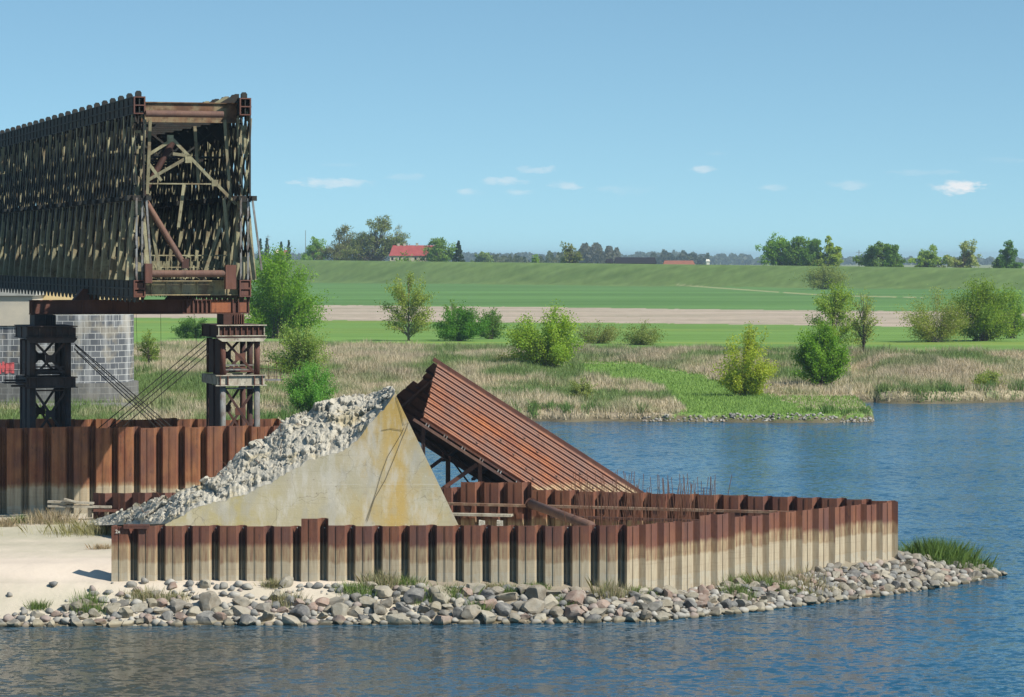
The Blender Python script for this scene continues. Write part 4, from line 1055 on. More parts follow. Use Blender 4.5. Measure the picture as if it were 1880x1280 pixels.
# lower edge walkway rails
off = Vector((0,-.35,-.10))
r1 = Cc+off+rdir*-.15; r2 = W(759,770,172.6)
mb = MB(); mb.bar(r1, r1+rdir*Lp*.8, .10, .05); child(mb.build('rail', M['rust']), ib)
mb = MB(); mb.bar(r2, r2+rdir*Lp*.75, .14, .12); child(mb.build('rail', M['pipe']), ib)
for k in range(7):
    p = r1+rdir*(.4+1.15*k); q_ = r2+rdir*(.75+1.15*k)
    for d_ in (0, .16):
        mb = MB(); mb.bar(p+rdir*d_, q_+rdir*d_, .04, .04); child(mb.build('rail_bracket', M['steel_grey']), ib)
mb = MB()
for k in range(3): mb.bar(Cc+Vector((0,.3,-.12)), Cc+Vector((0,.3,-.12))+rdir*Lp, .3, .25)
child(mb.build('edge_beam', M['rust_dark']), ib)
for px, y0, D_, w_ in ((776.5,775,173.8,.17),(822.5,838,180,.26),(881,850,174,.20),(690,800,182,.3)):
    mb = MB(); a = W(px, y0, D_); mb.bar(a, Vector((a.x, a.y, -1)), w_, w_, Vector((1,0,0))); mb.bar(a+Vector((.10,0,0)), Vector((a.x+.10, a.y, -1)), .04, w_*1.5, Vector((1,0,0)))
    child(mb.build('post', M['rust_dark'] if px != 881 else M['rust']), ib)
for (x0, y0, Da, x1, y1, Db, w_, mt) in ((812,898,174,876,853,174,.22,'rust'),(780,866,180,818,838,180,.2,'rust_dark'),(828,843,180,872,902,181,.08,'rust_dark'),(800,770,175,800,770,183,.25,'rust_dark'),(776,812,174,822,842,180,.2,'rust_dark'),(720,770,182,900,890,182,.22,'rust_dark')):
    mb = MB(); mb.bar(W(x0,y0,Da), W(x1,y1,Db), w_, w_*.8); child(mb.build('frame_brace', M[mt]), ib)
for k in range(6):   # rafters under the near slope
    a = A0+rdir*(.5+2.0*k)-nrm*.22; b = Cc+rdir*(.5+2.0*k)-nrm*.22
    mb = MB(); mb.bar(a, b, .14, .2); child(mb.build('rafter', M['rust_dark']), ib)
    g0 = A0+rdir*(.5+2.0*k)-gn*.3; g1 = Gg+rdir*(.5+2.0*k)-gn*.3
    mb = MB(); mb.bar(g0, g1, .14, .2); child(mb.build('rafter', M['rust_dark']), ib)

# ------------------------------------------------------------------ stone bridge pier
PD = 300.0; sP = F/PD
def pz(py): return CZ-(py-HZ)/sP
pier = empty('stone_pier', G(60, PD, pz(738)), 0, 'round-ended grey masonry bridge pier with pale joints, behind the left trestle', 'bridge pier')
xe = (233-CX)/sP; rad = 5.2; x0p = -70.0
def pier_ring(z0, z1, grow, name, mat, uv=True):
    path = [(x0p, PD+rad-(rad+grow))]; cx_ = xe-rad; ex = []
    ex.append((x0p, PD-grow))
    for k in range(0, 25):
        a = -math.pi/2+math.pi*k/24; ex.append((cx_+(rad+grow)*math.cos(a), PD+rad+(rad+grow)*math.sin(a)))
    ex.append((x0p, PD+2*rad+grow))
    n = len(ex); verts = [(x, y, z0) for x, y in ex]+[(x, y, z1) for x, y in ex]
    fs = [(i, i+1, n+i+1, n+i) for i in range(n-1)]+[tuple(range(n, 2*n))]+[(n-1, 0, n, 2*n-1)]
    me = bpy.data.meshes.new(name); me.from_pydata(verts, [], fs); uvl = me.uv_layers.new(name='UVMap')
    cum = [0]
    for i in range(1, n): cum.append(cum[-1]+math.hypot(ex[i][0]-ex[i-1][0], ex[i][1]-ex[i-1][1]))
    for p in me.polygons:
        for li in p.loop_indices:
            vi = me.loops[li].vertex_index; uvl.data[li].uv = (cum[vi % n], verts[vi][2])
    o = link(name, me, mat, pier); o.location = -Vector(pier.location); return o
pier_ring(pz(740), pz(704), .45, 'plinth', M['masonry_dark'])
pier_ring(pz(704)+.003, pz(578), 0, 'shaft', M['masonry'])
pier_ring(pz(578)+.003, pz(574), -.1, 'ledge', M['white'])
mb = MB(); mb.box((( x0p+(60-CX)/sP)/2, PD+4, (pz(598)+pz(543))/2), ((60-CX)/sP-x0p, 8.4, pz(543)-pz(598))); mb_o = mb.build('upper_wall', M['pier_plaster']); child(mb_o, pier)
mb = MB(); mb.box(((x0p+(66-CX)/sP)/2, PD+4, (pz(543)+pz(531))/2+.002), ((66-CX)/sP-x0p, 9.0, pz(531)-pz(543))); child(mb.build('coping', M['pier_cap']), pier)
mb = MB(); mb.box((((60-CX)/sP+(232-CX)/sP)/2+.01, PD+9, (pz(580)+pz(536))/2), ((232-60)/sP, 5, pz(536)-pz(580))); child(mb.build('upper_wall', M['ochre_top']), pier)
mb = MB(); mb.hexa([(x0p,PD-3.2,-.5),(xe+2.2,PD-3.2,-.5),(xe+2.2,PD+14,-.5),(x0p,PD+14,-.5),(x0p,PD-2.0,pz(739)),(xe+.6,PD-2.0,pz(739)),(xe+.6,PD+13,pz(739)),(x0p,PD+13,pz(739))]); child(mb.build('footing', M['pier_base']), pier)
mb = MB(); gq = random.Random(2)
for x0_, x1_ in ((-6,2),(4,8),(9,16),(17,20),(21,26)):
    a = W(x0_, 665+gq.uniform(-1,2), PD-.03); b = W(x1_, 685+gq.uniform(-2,2), PD-.03); mb.box(((a.x+b.x)/2, PD-.03, (a.z+b.z)/2), (b.x-a.x, .02, a.z-b.z))
mb.box(((W(10,0,PD).x), PD-.045, W(0,674,PD).z), (1.6, .01, .3))
child(mb.build('spray_paint', M['red_paint']), pier)

# ------------------------------------------------------------------ vegetation
def fan_leaves(strands, n, size, colA, colB, q, spread):
    """strands: (m,3,3) base, mid, end of each branch; leaves hang along the outer part"""
    m = len(strands); ci = q.integers(0, m, n); t = (.22+.80*q.random(n)**.75)[:, None]
    S = strands[ci]; P = S[:,0]*(1-t)**2+2*S[:,1]*t*(1-t)+S[:,2]*t*t
    P = P+q.normal(size=(n,3))*spread*(.4+.8*t)
    a = q.normal(size=(n,3))+np.array((0,0,.5)); a /= np.linalg.norm(a, axis=1)[:,None]
    b = np.cross(a, q.normal(size=(n,3))); b /= np.linalg.norm(b, axis=1)[:,None]+1e-9
    s = size*q.uniform(.6,1.3,n)[:,None]
    v = np.stack([P-a*s*.5, P+b*s*.3, P+a*s*.5, P-b*s*.3], 1).reshape(-1,3)
    cl = q.random(m); tt = np.clip(cl[ci]*.55+q.random(n)*.5, 0, 1)[:,None]
    c = (np.array(colA)*(1-tt)+np.array(colB)*tt)*2.0*np.array((1.02,1.10,.60))*q.uniform(.75,1.25,(n,1))
    return v, np.arange(4*n).reshape(-1,4), np.repeat(np.clip(c,0,.55), 4, 0)
def leaves(centres, radii, n, size, colA, colB, q, flat=.6, squash=.8):
    ci = q.integers(0, len(centres), n); d = q.normal(size=(n, 3)); d /= np.linalg.norm(d, axis=1)[:, None]
    rr_ = q.random(n)**.45; P = centres[ci]+d*(radii[ci]*rr_)[:, None]*np.array((1, 1, squash))
    a = q.normal(size=(n, 3)); a /= np.linalg.norm(a, axis=1)[:, None]
    b = np.cross(a, q.normal(size=(n, 3))); b /= np.linalg.norm(b, axis=1)[:, None]+1e-9
    s = size*q.uniform(.6, 1.3, n)[:, None]
    v = np.stack([P-a*s*.5, P+b*s*.32, P+a*s*.5, P-b*s*.32], 1).reshape(-1, 3)
    f = np.arange(4*n).reshape(-1, 4)
    clump = q.random(len(centres)); t = np.clip(clump[ci]*.6+q.random(n)*.5-.05, 0, 1)[:, None]
    c = (np.array(colA)*(1-t)+np.array(colB)*t)*1.95*np.array((1.05,1.08,.60)); c = c*q.uniform(.75, 1.25, (n, 1))
    return v, f, np.repeat(np.clip(c, 0, .55), 4, 0)
def tree(name, label, cat, px, D, py_top, wpx, style, colA, colB, seed, n=None, leaf=None, group=None, base_z=None, py_base=None, clump=1.0, bark='bark', lean=0.0, fill=1.0):
    q = np.random.default_rng(seed); pr = random.Random(seed); x = (px-CX)/F*D; s = F/D; wpx *= 1.38 if style == 'airy' else 1.22
    z0 = base_z if base_z is not None else tz(x, D)
    ztop = CZ-(py_top-HZ)/s; H = ztop-z0; Wd = wpx/s; Rw = Wd/2
    root = empty(name, (x, D, z0), 0, label, cat, group)
    leaf = leaf or max(.16, .55*D/3213*1.6); n = int((n or 6000)*1.3); leaf = leaf*.9
    cs = []; rs = []; mb = MB()
    if style in ('shrub', 'tall'):
        nb = 16 if style == 'shrub' else 13; nst = int((95 if style == 'shrub' else 75)*max(1, clump*.8)); S = []
        bund = []
        for k in range(nb):
            th = pr.uniform(0, 6.28); u_ = pr.uniform(-.80, .98) if style == 'shrub' else pr.uniform(-.7, 1.0); rd = math.sqrt(max(0, 1-u_*u_))*pr.uniform(.72, 1.08)
            bund.append((math.cos(th)*rd, math.sin(th)*rd, u_))
        bund[0] = (.95, 0, -.2); bund[1] = (-.95, 0, -.1); bund[2] = (.1, 0, .98); bund[3] = (-.6, -.3, .6); bund[4] = (.6, .2, .5); bund[5] = (-.75, -.3, -.6); bund[6] = (.75, -.3, -.65)
        for k in range(nst):
            b_ = bund[k % nb]; sc_ = pr.uniform(.55, 1.03); e_ = Vector((b_[0]*sc_+pr.gauss(0,.13), b_[1]*sc_+pr.gauss(0,.13), b_[2]*sc_+pr.gauss(0,.10)))
            ez = z0+H*(.5+.5*min(e_.z, 1.0)); end = Vector((x+e_.x*Rw*.92+lean*(ez-z0), D+e_.y*Rw*.9, max(ez, z0+.15)))
            if style == 'shrub': b0 = Vector((x+pr.gauss(0,.10)*Rw, D+pr.gauss(0,.1)*Rw, z0-.1))
            else: b0 = Vector((x+lean*H*.3, D, z0+(end.z-z0)*pr.uniform(.1,.65)))
            mid = b0*.45+end*.55+Vector((-.10*(end.x-x), -.10*(end.y-D), .10*H*(1 if end.z > z0+.3*H else .3)))
            S.append((b0, mid, end))
            if k % 2 == 0: mb.tube([b0, b0*.25+mid*.5+end*.25, end], H*.006, 4, H*.0015, cap=False)
        if style == 'tall': mb.tube([(x,D,z0-.3),(x+lean*H*.3,D,z0+H*.4),(x+lean*H*.6,D,z0+H*.85)], H*.018, 7, H*.004)
        S = np.array([[tuple(p) for p in st] for st in S]); q2 = np.random.default_rng(seed+5)
        v, f, c = fan_leaves(S, int(n*1.15), leaf*1.15, colA, colB, q2, Rw*.062*fill)
        tk = mb.build('trunk', M[bark], None, True); child(tk, root)
        cr = np_mesh('crown', v, f, M['leaf'], c); child(cr, root)
        return root
    if style == 'conifer':
        k = 46
        for i in range(k):
            t = (i+.5)/k; z = z0+H*(.12+.86*t); r = Rw*(1-t)**.8+.1
            for j in range(max(3, int(7*(1-t)))):
                a = pr.uniform(0, 6.28); rad_ = r*pr.uniform(.35,1)
                cs.append((x+math.cos(a)*rad_, D+math.sin(a)*rad_, z-rad_*.25)); rs.append(max(.25, r*.28))
        mb.tube([(x, D, z0-.3), (x, D, z0+H*.96)], H*.018, 6, H*.003)
    else:
        if style == 'round': trunk_h, cen, rz_, shell = .16, .57, .45, .55
        elif style == 'shrub': trunk_h, cen, rz_, shell = .02, .50, .50, .45
        elif style == 'airy': trunk_h, cen, rz_, shell = .20, .60, .42, .35
        elif style == 'tall': trunk_h, cen, rz_, shell = .10, .54, .48, .3
        nc = int({'round': 100, 'shrub': 90, 'airy': 70, 'tall': 80}[style]*clump)
        stems = 1 if style in ('round','airy','tall') else 7
        k = 0
        nl = {'round': 7, 'shrub': 9, 'airy': 6, 'tall': 6}[style]; lobes = []
        for _ in range(nl):
            th = pr.uniform(0, 6.28); rd = pr.uniform(.25, .62); lz = pr.uniform(-.62, .62); sc_l = pr.uniform(.36, .58)
            lobes.append((math.cos(th)*rd, math.sin(th)*rd, lz, sc_l))
        lobes[0] = (pr.uniform(-.2,.2), 0, .55, .42); lobes[1] = (0, 0, -.25, .62); lobes[2] = (.55, 0, pr.uniform(-.5,.1), .42); lobes[3] = (-.55, 0, pr.uniform(-.5,.1), .42)
        while k < nc:
            d = q.normal(size=3); d /= np.linalg.norm(d); rr_ = (shell+(1-shell)*q.random())
            lb = lobes[k % nl]; p = np.array((lb[0], lb[1], lb[2]))+d*rr_*lb[3]
            if style == 'shrub' and p[2] < -.9: p[2] = -.9
            if style in ('airy',) and p[2] < -.7:
                k += 1; continue
            wob = .78+.36*mn.noise(Vector((p[0]*1.7+seed*3.1, p[1]*1.7, p[2]*1.7+seed)))*1.5
            zz = z0+H*cen+p[2]*H*rz_*min(wob+.1, 1.05); wz = 1.0
            if style == 'shrub': wz = .98-.12*abs(p[2])
            if style == 'tall': wz = 1.0-.35*max(0, p[2]) -.25*max(0, -p[2]-.3)
            cs.append((x+p[0]*Rw*wob*wz+lean*(zz-z0), D+p[1]*Rw*.85*wob*wz, max(zz, z0+.1))); rs.append(min(Rw, H*.5)*q.uniform(.12, .27)*(1.0 if style in ('round','shrub') else .8)); k += 1
        tr = max(.05, H*.016)*(1 if stems == 1 else .5)
        if stems == 1:
            fx, fy = x, D; top = Vector((x+lean*H*.7, D, z0+H*.72)); mid = Vector((x+pr.uniform(-.03,.03)*H, D, z0+H*.4))
            mb.tube([(x, D, z0-.4), (x+pr.uniform(-.01,.01)*H, D, z0+H*.2), mid, top], tr*1.3, 7, tr*.35)
            for i, c in enumerate(cs):
                if i % 2 and style == 'round': continue
                c = Vector(c); t = min(.95, max(.15, (c.z-z0)/H*.75-.02)); s0 = Vector((x, D, z0))+(top-Vector((x, D, z0)))*t
                h_ = (s0+c)/2+Vector((pr.uniform(-.04,.04)*H, pr.uniform(-.04,.04)*H, -.03*H)); mb.tube([s0, h_, c], tr*.42, 5, tr*.12, cap=False)
                for _ in range(3 if style != 'round' else 1):
                    e_ = c+Vector((pr.gauss(0,1), pr.gauss(0,1), pr.gauss(0.5,1))).normalized()*rs[i]*1.3; mb.tube([c, e_], tr*.13, 4, tr*.05, cap=False)
        else:
            for i, c in enumerate(cs):
                c = Vector(c); s0 = Vector((x+pr.uniform(-.12,.12)*Rw, D+pr.uniform(-.12,.12)*Rw, z0-.2)); h_ = s0*.55+c*.45+Vector((0,0,.06*H))
                mb.tube([s0, h_, c], tr*.7, 5, tr*.2, cap=False)
                for _ in range(4):
                    e_ = c+Vector((pr.gauss(0,.6), pr.gauss(0,.6), abs(pr.gauss(1,.5)))).normalized()*rs[i]*1.4; mb.tube([c, e_], tr*.18, 3, tr*.06, cap=False)
    cs = np.array(cs); rs = np.array(rs)*fill
    v, f, c = leaves(cs, rs, n, leaf, colA, colB, q)
    tk = mb.build('trunk', M[bark], None, True); child(tk, root)
    cr = np_mesh('crown', v, f, M['leaf'], c); child(cr, root)
    return root
GB = (.07,.135,.022); GY = (.17,.22,.045); GD = (.035,.075,.02); GM = (.06,.12,.03); OL = (.12,.13,.055); BR = (.16,.14,.09); GL = (.13,.21,.06)
def D_of(py, z): return (CZ-z)*F/(py-HZ)
T = tree
# mid-distance trees and shrubs on the far bank
T('tree','tall dense bright green tree beside the right end of the bridge','tree',512,500,462,150,'shrub',GB,(.12,.19,.03),1,30000,.30,clump=2.2)
T('willow_bush','airy olive green willow bush just right of the right trestle','bush',545,352,592,104,'shrub',(.09,.15,.05),(.17,.20,.09),2,9000,.20,fill=1.15)
T('round_bush','round fresh green bush on the bank above the concrete rubble','bush',568,302,664,96,'shrub',(.07,.16,.045),(.11,.21,.07),3,16000,.15,clump=1.5)
T('birch_tree','slender thinly leaved tree standing alone in front of the brown field','tree',750,486,490,92,'tall',(.12,.15,.05),(.19,.20,.08),4,5200,.27,bark='bark_pale',clump=1.5)
T('round_bush','dense dark green bush right of the slender tree','bush',843,484,560,88,'shrub',(.045,.115,.025),(.075,.15,.03),5,14000,.22,clump=1.4)
T('round_bush','pointed light green bush rising behind the dense dark bush','bush',830,492,546,34,'tall',(.08,.14,.04),(.13,.18,.06),35,1600,.24)
T('round_bush','small dark bush right of the dense dark bush','bush',901,496,566,52,'shrub',(.05,.10,.03),(.09,.14,.04),6,5000,.22)
T('tree','broad yellow-green tree on the reed bank above the tilted panel roof','tree',1003,378,562,128,'shrub',(.09,.155,.03),(.19,.24,.05),7,15000,.24,clump=1.6)
T('willow_bush','low brownish leafless bush right of the broad yellow-green tree','bush',1096,470,590,86,'shrub',(.11,.12,.06),(.15,.15,.09),8,3600,.20,fill=1.2)
T('willow_bush','low brownish bush further right at the meadow edge','bush',1176,464,590,82,'shrub',(.10,.12,.055),(.14,.15,.08),9,4000,.20,fill=1.2)
T('tree','yellow-green tree at the top of the green tongue of land','tree',1366,336,597,104,'shrub',(.15,.185,.035),(.24,.265,.06),10,11000,.20,clump=1.5)
T('tree','dense leafy green tree on the bank, leaning right','tree',1508,352,588,96,'shrub',(.06,.13,.02),(.12,.19,.035),11,16000,.22,clump=1.6)
T('tree','airy tree showing above the dense leaning tree','tree',1532,440,520,110,'tall',(.12,.17,.045),(.17,.21,.07),12,7000,.24,clump=1.4)
T('tree','thin half-bare tree right of the airy tree','tree',1585,432,528,58,'tall',(.14,.16,.06),(.18,.19,.09),13,1500,.24)
T('willow_bush','olive round bush far off at the foot of the dike','bush',1513,1080,486,80,'shrub',(.11,.13,.05),(.15,.16,.08),14,7000,.45,fill=1.2)
T('willow_bush','round brownish many-stemmed willow left of the dense green willow','bush',1716,478,532,112,'shrub',(.12,.14,.045),(.18,.18,.085),15,9000,.21,fill=1.25,bark='bark_pale',clump=1.4)
T('tree','large dense green willow at the right edge of the meadow','tree',1800,484,512,132,'shrub',(.07,.115,.025),(.15,.185,.04),16,19000,.26,clump=1.8)
T('tree','light green willow at the right frame edge behind the dense one','tree',1856,500,522,70,'shrub',(.10,.17,.05),(.16,.21,.08),17,6000,.24)
T('willow_bush','small thin bush seen between the two trestles','bush',273,372,606,40,'tall',(.09,.13,.04),(.15,.18,.07),18,1500,.18)
T('round_bush','dark bush in the meadow between the trestles','bush',352,500,582,66,'shrub',(.045,.09,.03),(.07,.12,.035),19,5000,.24)
T('willow_bush','low grey-green shrub in the dry grass left of the green tongue','bush',1066,326,692,46,'shrub',(.12,.14,.08),(.18,.19,.12),20,2500,.16)
T('willow_bush','small willow scrub at the water edge near the right frame','bush',1812,352,680,58,'shrub',(.12,.15,.06),(.18,.20,.09),21,3000,.16,fill=1.2)
T('round_bush','low dark scrub at the left foot of the broad yellow-green tree','bush',945,384,648,66,'shrub',(.07,.08,.04),(.10,.11,.06),22,3000,.18)
# trees beyond the dike
def dk(px): return float(dbase(np.array([float(px)]))[0])
def FT(name, label, px, top, w, style, a, b, seed, n=3500, dd=85, leaf=.85, **k):
    D = dk(px)+dd; return tree(name, label, 'tree', px, D, top, w*(1.18 if style != 'conifer' else 1), style, a, b, seed, n, leaf, base_z=7.0, **k)
FT('spruce_tree','leftmost dark spruce tip beside the bridge',478,437,16,'conifer',(.02,.04,.02),(.035,.06,.03),40,2500)
FT('spruce_tree','dark spruce left of the village houses',490,436,15,'conifer',(.02,.04,.02),(.035,.06,.03),41,2500)
FT('spruce_tree','dark spruce just right of the village houses',516,443,16,'conifer',(.02,.04,.02),(.04,.065,.03),42,2500)
FT('spruce_tree','dark spruce touching the bright green tree',530,440,13,'conifer',(.025,.045,.02),(.04,.065,.03),43,2000)
FT('tree','bright green round tree left of the bare grey tree',573,436,52,'round',(.10,.18,.04),(.15,.23,.06),44,5000)
FT('bare_tree','grey-brown half-bare tree left of the tallest tree',628,410,70,'airy',(.10,.10,.06),(.13,.13,.09),45,3600,clump=2.4)
FT('tree','tallest half-bare tree, left of the red roof',690,392,92,'airy',(.09,.11,.05),(.14,.15,.08),46,5600,clump=2.8,dd=75)
FT('bare_tree','bare grey crown behind the left end of the red roof',733,411,40,'airy',(.13,.12,.10),(.16,.15,.12),47,1000,clump=1.8,dd=130)
FT('tree','low brownish tree under the tallest tree',655,450,60,'shrub',(.10,.10,.05),(.13,.13,.07),48,3000,dd=66)
FT('tree','green tree at the right end of the red roof',808,430,56,'round',(.07,.13,.04),(.13,.19,.06),49,5000,dd=66)
FT('tree','low green bush in front of the red roof',742,464,40,'shrub',(.08,.15,.03),(.11,.18,.04),50,1500,dd=55)
FT('spruce_tree','dark pine right of the green tree by the red roof',842,441,28,'conifer',(.015,.03,.02),(.03,.05,.03),51,3500,dd=66)
FT('tree','pale green round tree far right of the dark pine',884,460,34,'round',(.11,.15,.08),(.14,.18,.10),52,2200,dd=700,leaf=1.6)
FT('tree','small round green tree peeping over the dike',983,468,28,'round',(.09,.16,.04),(.13,.19,.06),53,1800)
FT('bare_tree','sparse tree with thin crown left of the dark shed',1049,445,32,'airy',(.12,.13,.07),(.15,.16,.09),54,1500,clump=1.5,dd=110)
FT('tree','leftmost spreading green tree of the dike-top clump',1436,430,76,'round',(.09,.17,.035),(.14,.22,.05),55,6500,clump=1.3,dd=62)
FT('tree','tallest dark green tree in the middle of the dike-top clump',1474,425,64,'round',(.06,.12,.03),(.10,.16,.04),56,6500,dd=66)
FT('tree','shady green tree right of the middle of the dike-top clump',1494,436,46,'round',(.05,.10,.025),(.08,.14,.035),57,4500,dd=60)
FT('tree','yellowish green tree at the right end of the dike-top clump',1521,432,40,'round',(.13,.18,.035),(.19,.23,.05),58,4200,dd=64)
FT('tree','wide dull green tree, left one of a pair on the dike',1608,444,54,'round',(.07,.12,.045),(.10,.15,.055),59,5200,dd=64)
FT('tree','dark green tree, right one of a pair on the dike',1642,450,38,'round',(.06,.11,.03),(.08,.14,.035),60,3600,dd=60)
FT('tree','flat-topped light green tree left of the pale bare tree',1708,450,66,'airy',(.12,.18,.06),(.17,.23,.09),61,3000,clump=1.6,dd=64)
FT('bare_tree','pale thinly leaved tree on the dike near the right',1768,442,62,'airy',(.17,.19,.12),(.20,.22,.14),62,2600,clump=1.8,dd=70)
FT('tree','dark green upright tree near the right frame edge',1851,447,40,'round',(.045,.10,.03),(.07,.13,.035),63,5000,dd=62)
FT('tree','low dark bush at the left foot of the upright dark tree',1832,474,30,'shrub',(.04,.07,.03),(.06,.09,.04),64,1200,dd=58)

# far woods as one mass each
def wood(name, label, px0, px1, D, top_f, size, n, colA, colB, seed):
    q = np.random.default_rng(seed); px = q.uniform(px0, px1, n); Dd = D+q.uniform(0, 260, n)
    zt = CZ-(top_f(px)-HZ)/F*D; zt = zt*(1) + (fbm(px*.11+seed, px*0, 4)-.5)*14
    z = 3+(zt-3)*q.random(n)**.5; x = (px-CX)/F*Dd
    P = np.stack([x, Dd, z], -1); a = q.normal(size=(n,3)); a /= np.linalg.norm(a, axis=1)[:,None]; b = np.cross(a, q.normal(size=(n,3))); b /= np.linalg.norm(b, axis=1)[:,None]
    s = size*q.uniform(.6,1.3,n)[:,None]; v = np.stack([P-a*s*.5, P+b*s*.5, P+a*s*.5, P-b*s*.5], 1).reshape(-1,3)
    t = (fbm(px*.06+3, px*0, 2)*.7+q.random(n)*.3)[:,None]; c = np.array(colA)*(1-t)+np.array(colB)*t
    o = np_mesh(name, v, np.arange(4*n).reshape(-1,4), M['leaf'], np.repeat(c, 4, 0)); tag(o, label, 'woodland', None, 'stuff')
wood('far_woodland', 'distant blue-grey line of woods along the horizon', -300, 2200, 5600, lambda p: np.interp(p, [0,900,1050,1130,1200,1300,1400,1900],[470,468,466,468,466,468,474,476]), 7, 26000, (.09,.125,.09), (.13,.155,.11), 71)
wood('poplar_row', 'hazy row of bare poplars left of the dark shed', 1062, 1137, 2600, lambda p: 457+0*p, 3.2, 6000, (.12,.12,.09), (.15,.16,.12), 72)
wood('poplar_row', 'hazy low copse right of the dark shed', 1195, 1300, 3200, lambda p: 466+abs(p-1265)*.09, 4, 5000, (.07,.09,.06), (.10,.12,.08), 73)
wood('far_woodland', 'distant scrub and gardens above the dike left of the dark shed', 905, 1060, 2300, lambda p: 473+3*np.sin(p*.11), 2.4, 4000, (.08,.12,.06), (.13,.14,.09), 74)

# houses beyond the dike
def house(name, label, px0, px1, py_eave, py_ridge, dd, roofm, wallm, depth=9, chim=(), wins=0, hip=2.0):
    D = dk((px0+px1)/2)+dd; s = F/D; xa = (px0-CX)/s; xb = (px1-CX)/s; ze = CZ-(py_eave-HZ)/s; zr = CZ-(py_ridge-HZ)/s; z0 = 4.3
    e = empty(name, ((xa+xb)/2, D, z0), 0, label, 'house')
    mb = MB(); mb.box(((xa+xb)/2, D+depth/2, (z0+ze)/2), (xb-xa-.8, depth-.8, ze-z0)); child(mb.build('wall', M[wallm]), e)
    mb = MB(); rz_ = [(xa,D,ze),(xb,D,ze),(xb,D+depth,ze),(xa,D+depth,ze),(xa+hip,D+depth/2,zr),(xb-hip,D+depth/2,zr)]
    mb.add(rz_, [(0,1,5,4),(1,2,5),(2,3,4,5),(3,0,4),(0,3,2,1)]); rf = mb.build('roof', M[roofm]); child(rf, e)
    for cx_ in chim:
        x = (cx_-CX)/s; mb = MB(); mb.box((x, D+depth/2, zr+.3), (1.0,.7,1.1)); mb.box((x, D+depth/2, zr+.9), (1.2,.9,.12)); o = mb.build('chimney', M['wall_pale']); o.parent = rf; o.location = (0,0,0)
    for k in range(wins):
        x = xa+1.5+(xb-xa-3)*k/max(1, wins-1); mb = MB(); mb.box((x, D+.37, ze-1.2), (.9,.06,1.1)); child(mb.build('window', M['roof_dark']), e)
    return e
house('house', 'long house with red hipped roof and two chimneys behind the trees', 714, 812, 470, 450.5, 60, 'roof_red', 'wall_pale', chim=(731,742,765), wins=7, hip=1.5)
house('farm_building', 'long low black-roofed shed on the dike skyline', 1128, 1206, 484, 472.5, 62, 'roof_dark', 'roof_dark', hip=.6, chim=())
house('farm_building', 'small black lean-to at the left end of the black shed', 1112, 1127, 483, 475.5, 62, 'roof_dark', 'roof_dark', depth=6, hip=.4)
house('farm_building', 'low brick-red building right of the black shed', 1217, 1277, 487, 478.5, 64, 'brick_red', 'brick_red', depth=7, hip=.8)
house('house', 'pale small house among the spruces left of the bright green tree', 504, 514, 466, 458, 90, 'wall_pale', 'wall_pale', depth=5, hip=.5)
house('house', 'small house with reddish roof among the spruces', 519, 529, 468, 459, 92, 'brick_red', 'wall_pale', depth=5, hip=.5)
house('house', 'tiny white house on the horizon right of the brick-red building', 1296, 1304, 480, 476, 900, 'white', 'white', depth=9, hip=.5)
def pole(name, label, px, top, dd, arms=True):
    D = dk(px)+dd; x = (px-CX)/F*D; zt = CZ-(top-HZ)/F*D
    e = empty(name, (x, D, 4.5), 0, label, 'pole'); mb = MB(); mb.tube([(x,D,4.3),(x,D,zt)], .22, 6, .12); child(mb.build('mast', M['steel_grey']), e)
    if arms:
        mb = MB(); mb.box((x,D,zt-1.0),(2.4,.15,.15)); mb.box((x,D,zt-2.2),(1.8,.15,.15)); child(mb.build('crossarm', M['steel_grey']), e)
pole('power_pole', 'thin power pole among the spruces beside the bridge', 492, 431, 62)
pole('power_pole', 'faint thin mast left of the half-bare trees', 561, 423, 120, False)
pole('power_pole', 'thin mast between the clump and the pair of trees', 1577, 459, 200)

# ------------------------------------------------------------------ grasses
def blades(name, label, P, h, w, col, lean, cat='grass', seed=0, kind='stuff', parent=None):
    q = np.random.default_rng(seed); n = len(P); a = q.uniform(0, math.pi, n); dx = np.cos(a)*w*.5; dy = np.sin(a)*w*.5
    ln = q.normal(size=(n, 2))*lean[:, None]
    v = np.zeros((n, 3, 3)); v[:,0] = P; v[:,0,0] -= dx; v[:,0,1] -= dy; v[:,1] = P; v[:,1,0] += dx; v[:,1,1] += dy
    v[:,2] = P; v[:,2,0] += ln[:,0]*h; v[:,2,1] += ln[:,1]*h; v[:,2,2] += h
    o = np_mesh(name, v.reshape(-1,3), np.arange(3*n).reshape(-1,3), M['blade'], np.repeat(col, 3, 0), parent)
    if kind: tag(o, label, cat, None, kind)
    return o
# reeds and rough grass on the far bank
n = 500000; q = np.random.default_rng(5)
Dq = 266+204*q.random(n)**.9; pxq = q.uniform(-60, 1945, n); zq = terrain(pxq, Dq); pyq = HZ+(CZ-zq)*F/Dq; xq = (pxq-CX)/F*Dq; ynq = pyq-(pxq-600)*.0105
fs_ = np.interp(pxq, FSX, FSD)
gp = [(1060,664),(1180,668),(1290,690),(1380,716),(1480,748),(1606,764),(1606,780),(1170,781),(1262,756),(1215,716),(1140,700),(1075,688)]
sg = np.where((pxq > 1400) & (pxq < 1612) & (Dq < 334), 5.0, poly_dist(pxq, pyq, gp)); onland = zq > .12; ny = fbm(xq*.11, Dq*.05)
dry = onland & (ynq+(ny-.5)*8 > 636) & (sg+(fbm(xq*.3, Dq*.2)-.5)*14 < 0)
g1 = fbm(xq*.22, Dq*.10); g2 = fbm(xq*.05+9, Dq*.03+4)
edge = (Dq-fs_) < 7
green = sst(.43, .59, g1*.55+g2*.45+np.where(edge, .06, 0)+np.where((pxq < 480) & (pyq > 690), .05, 0))
dens = dry
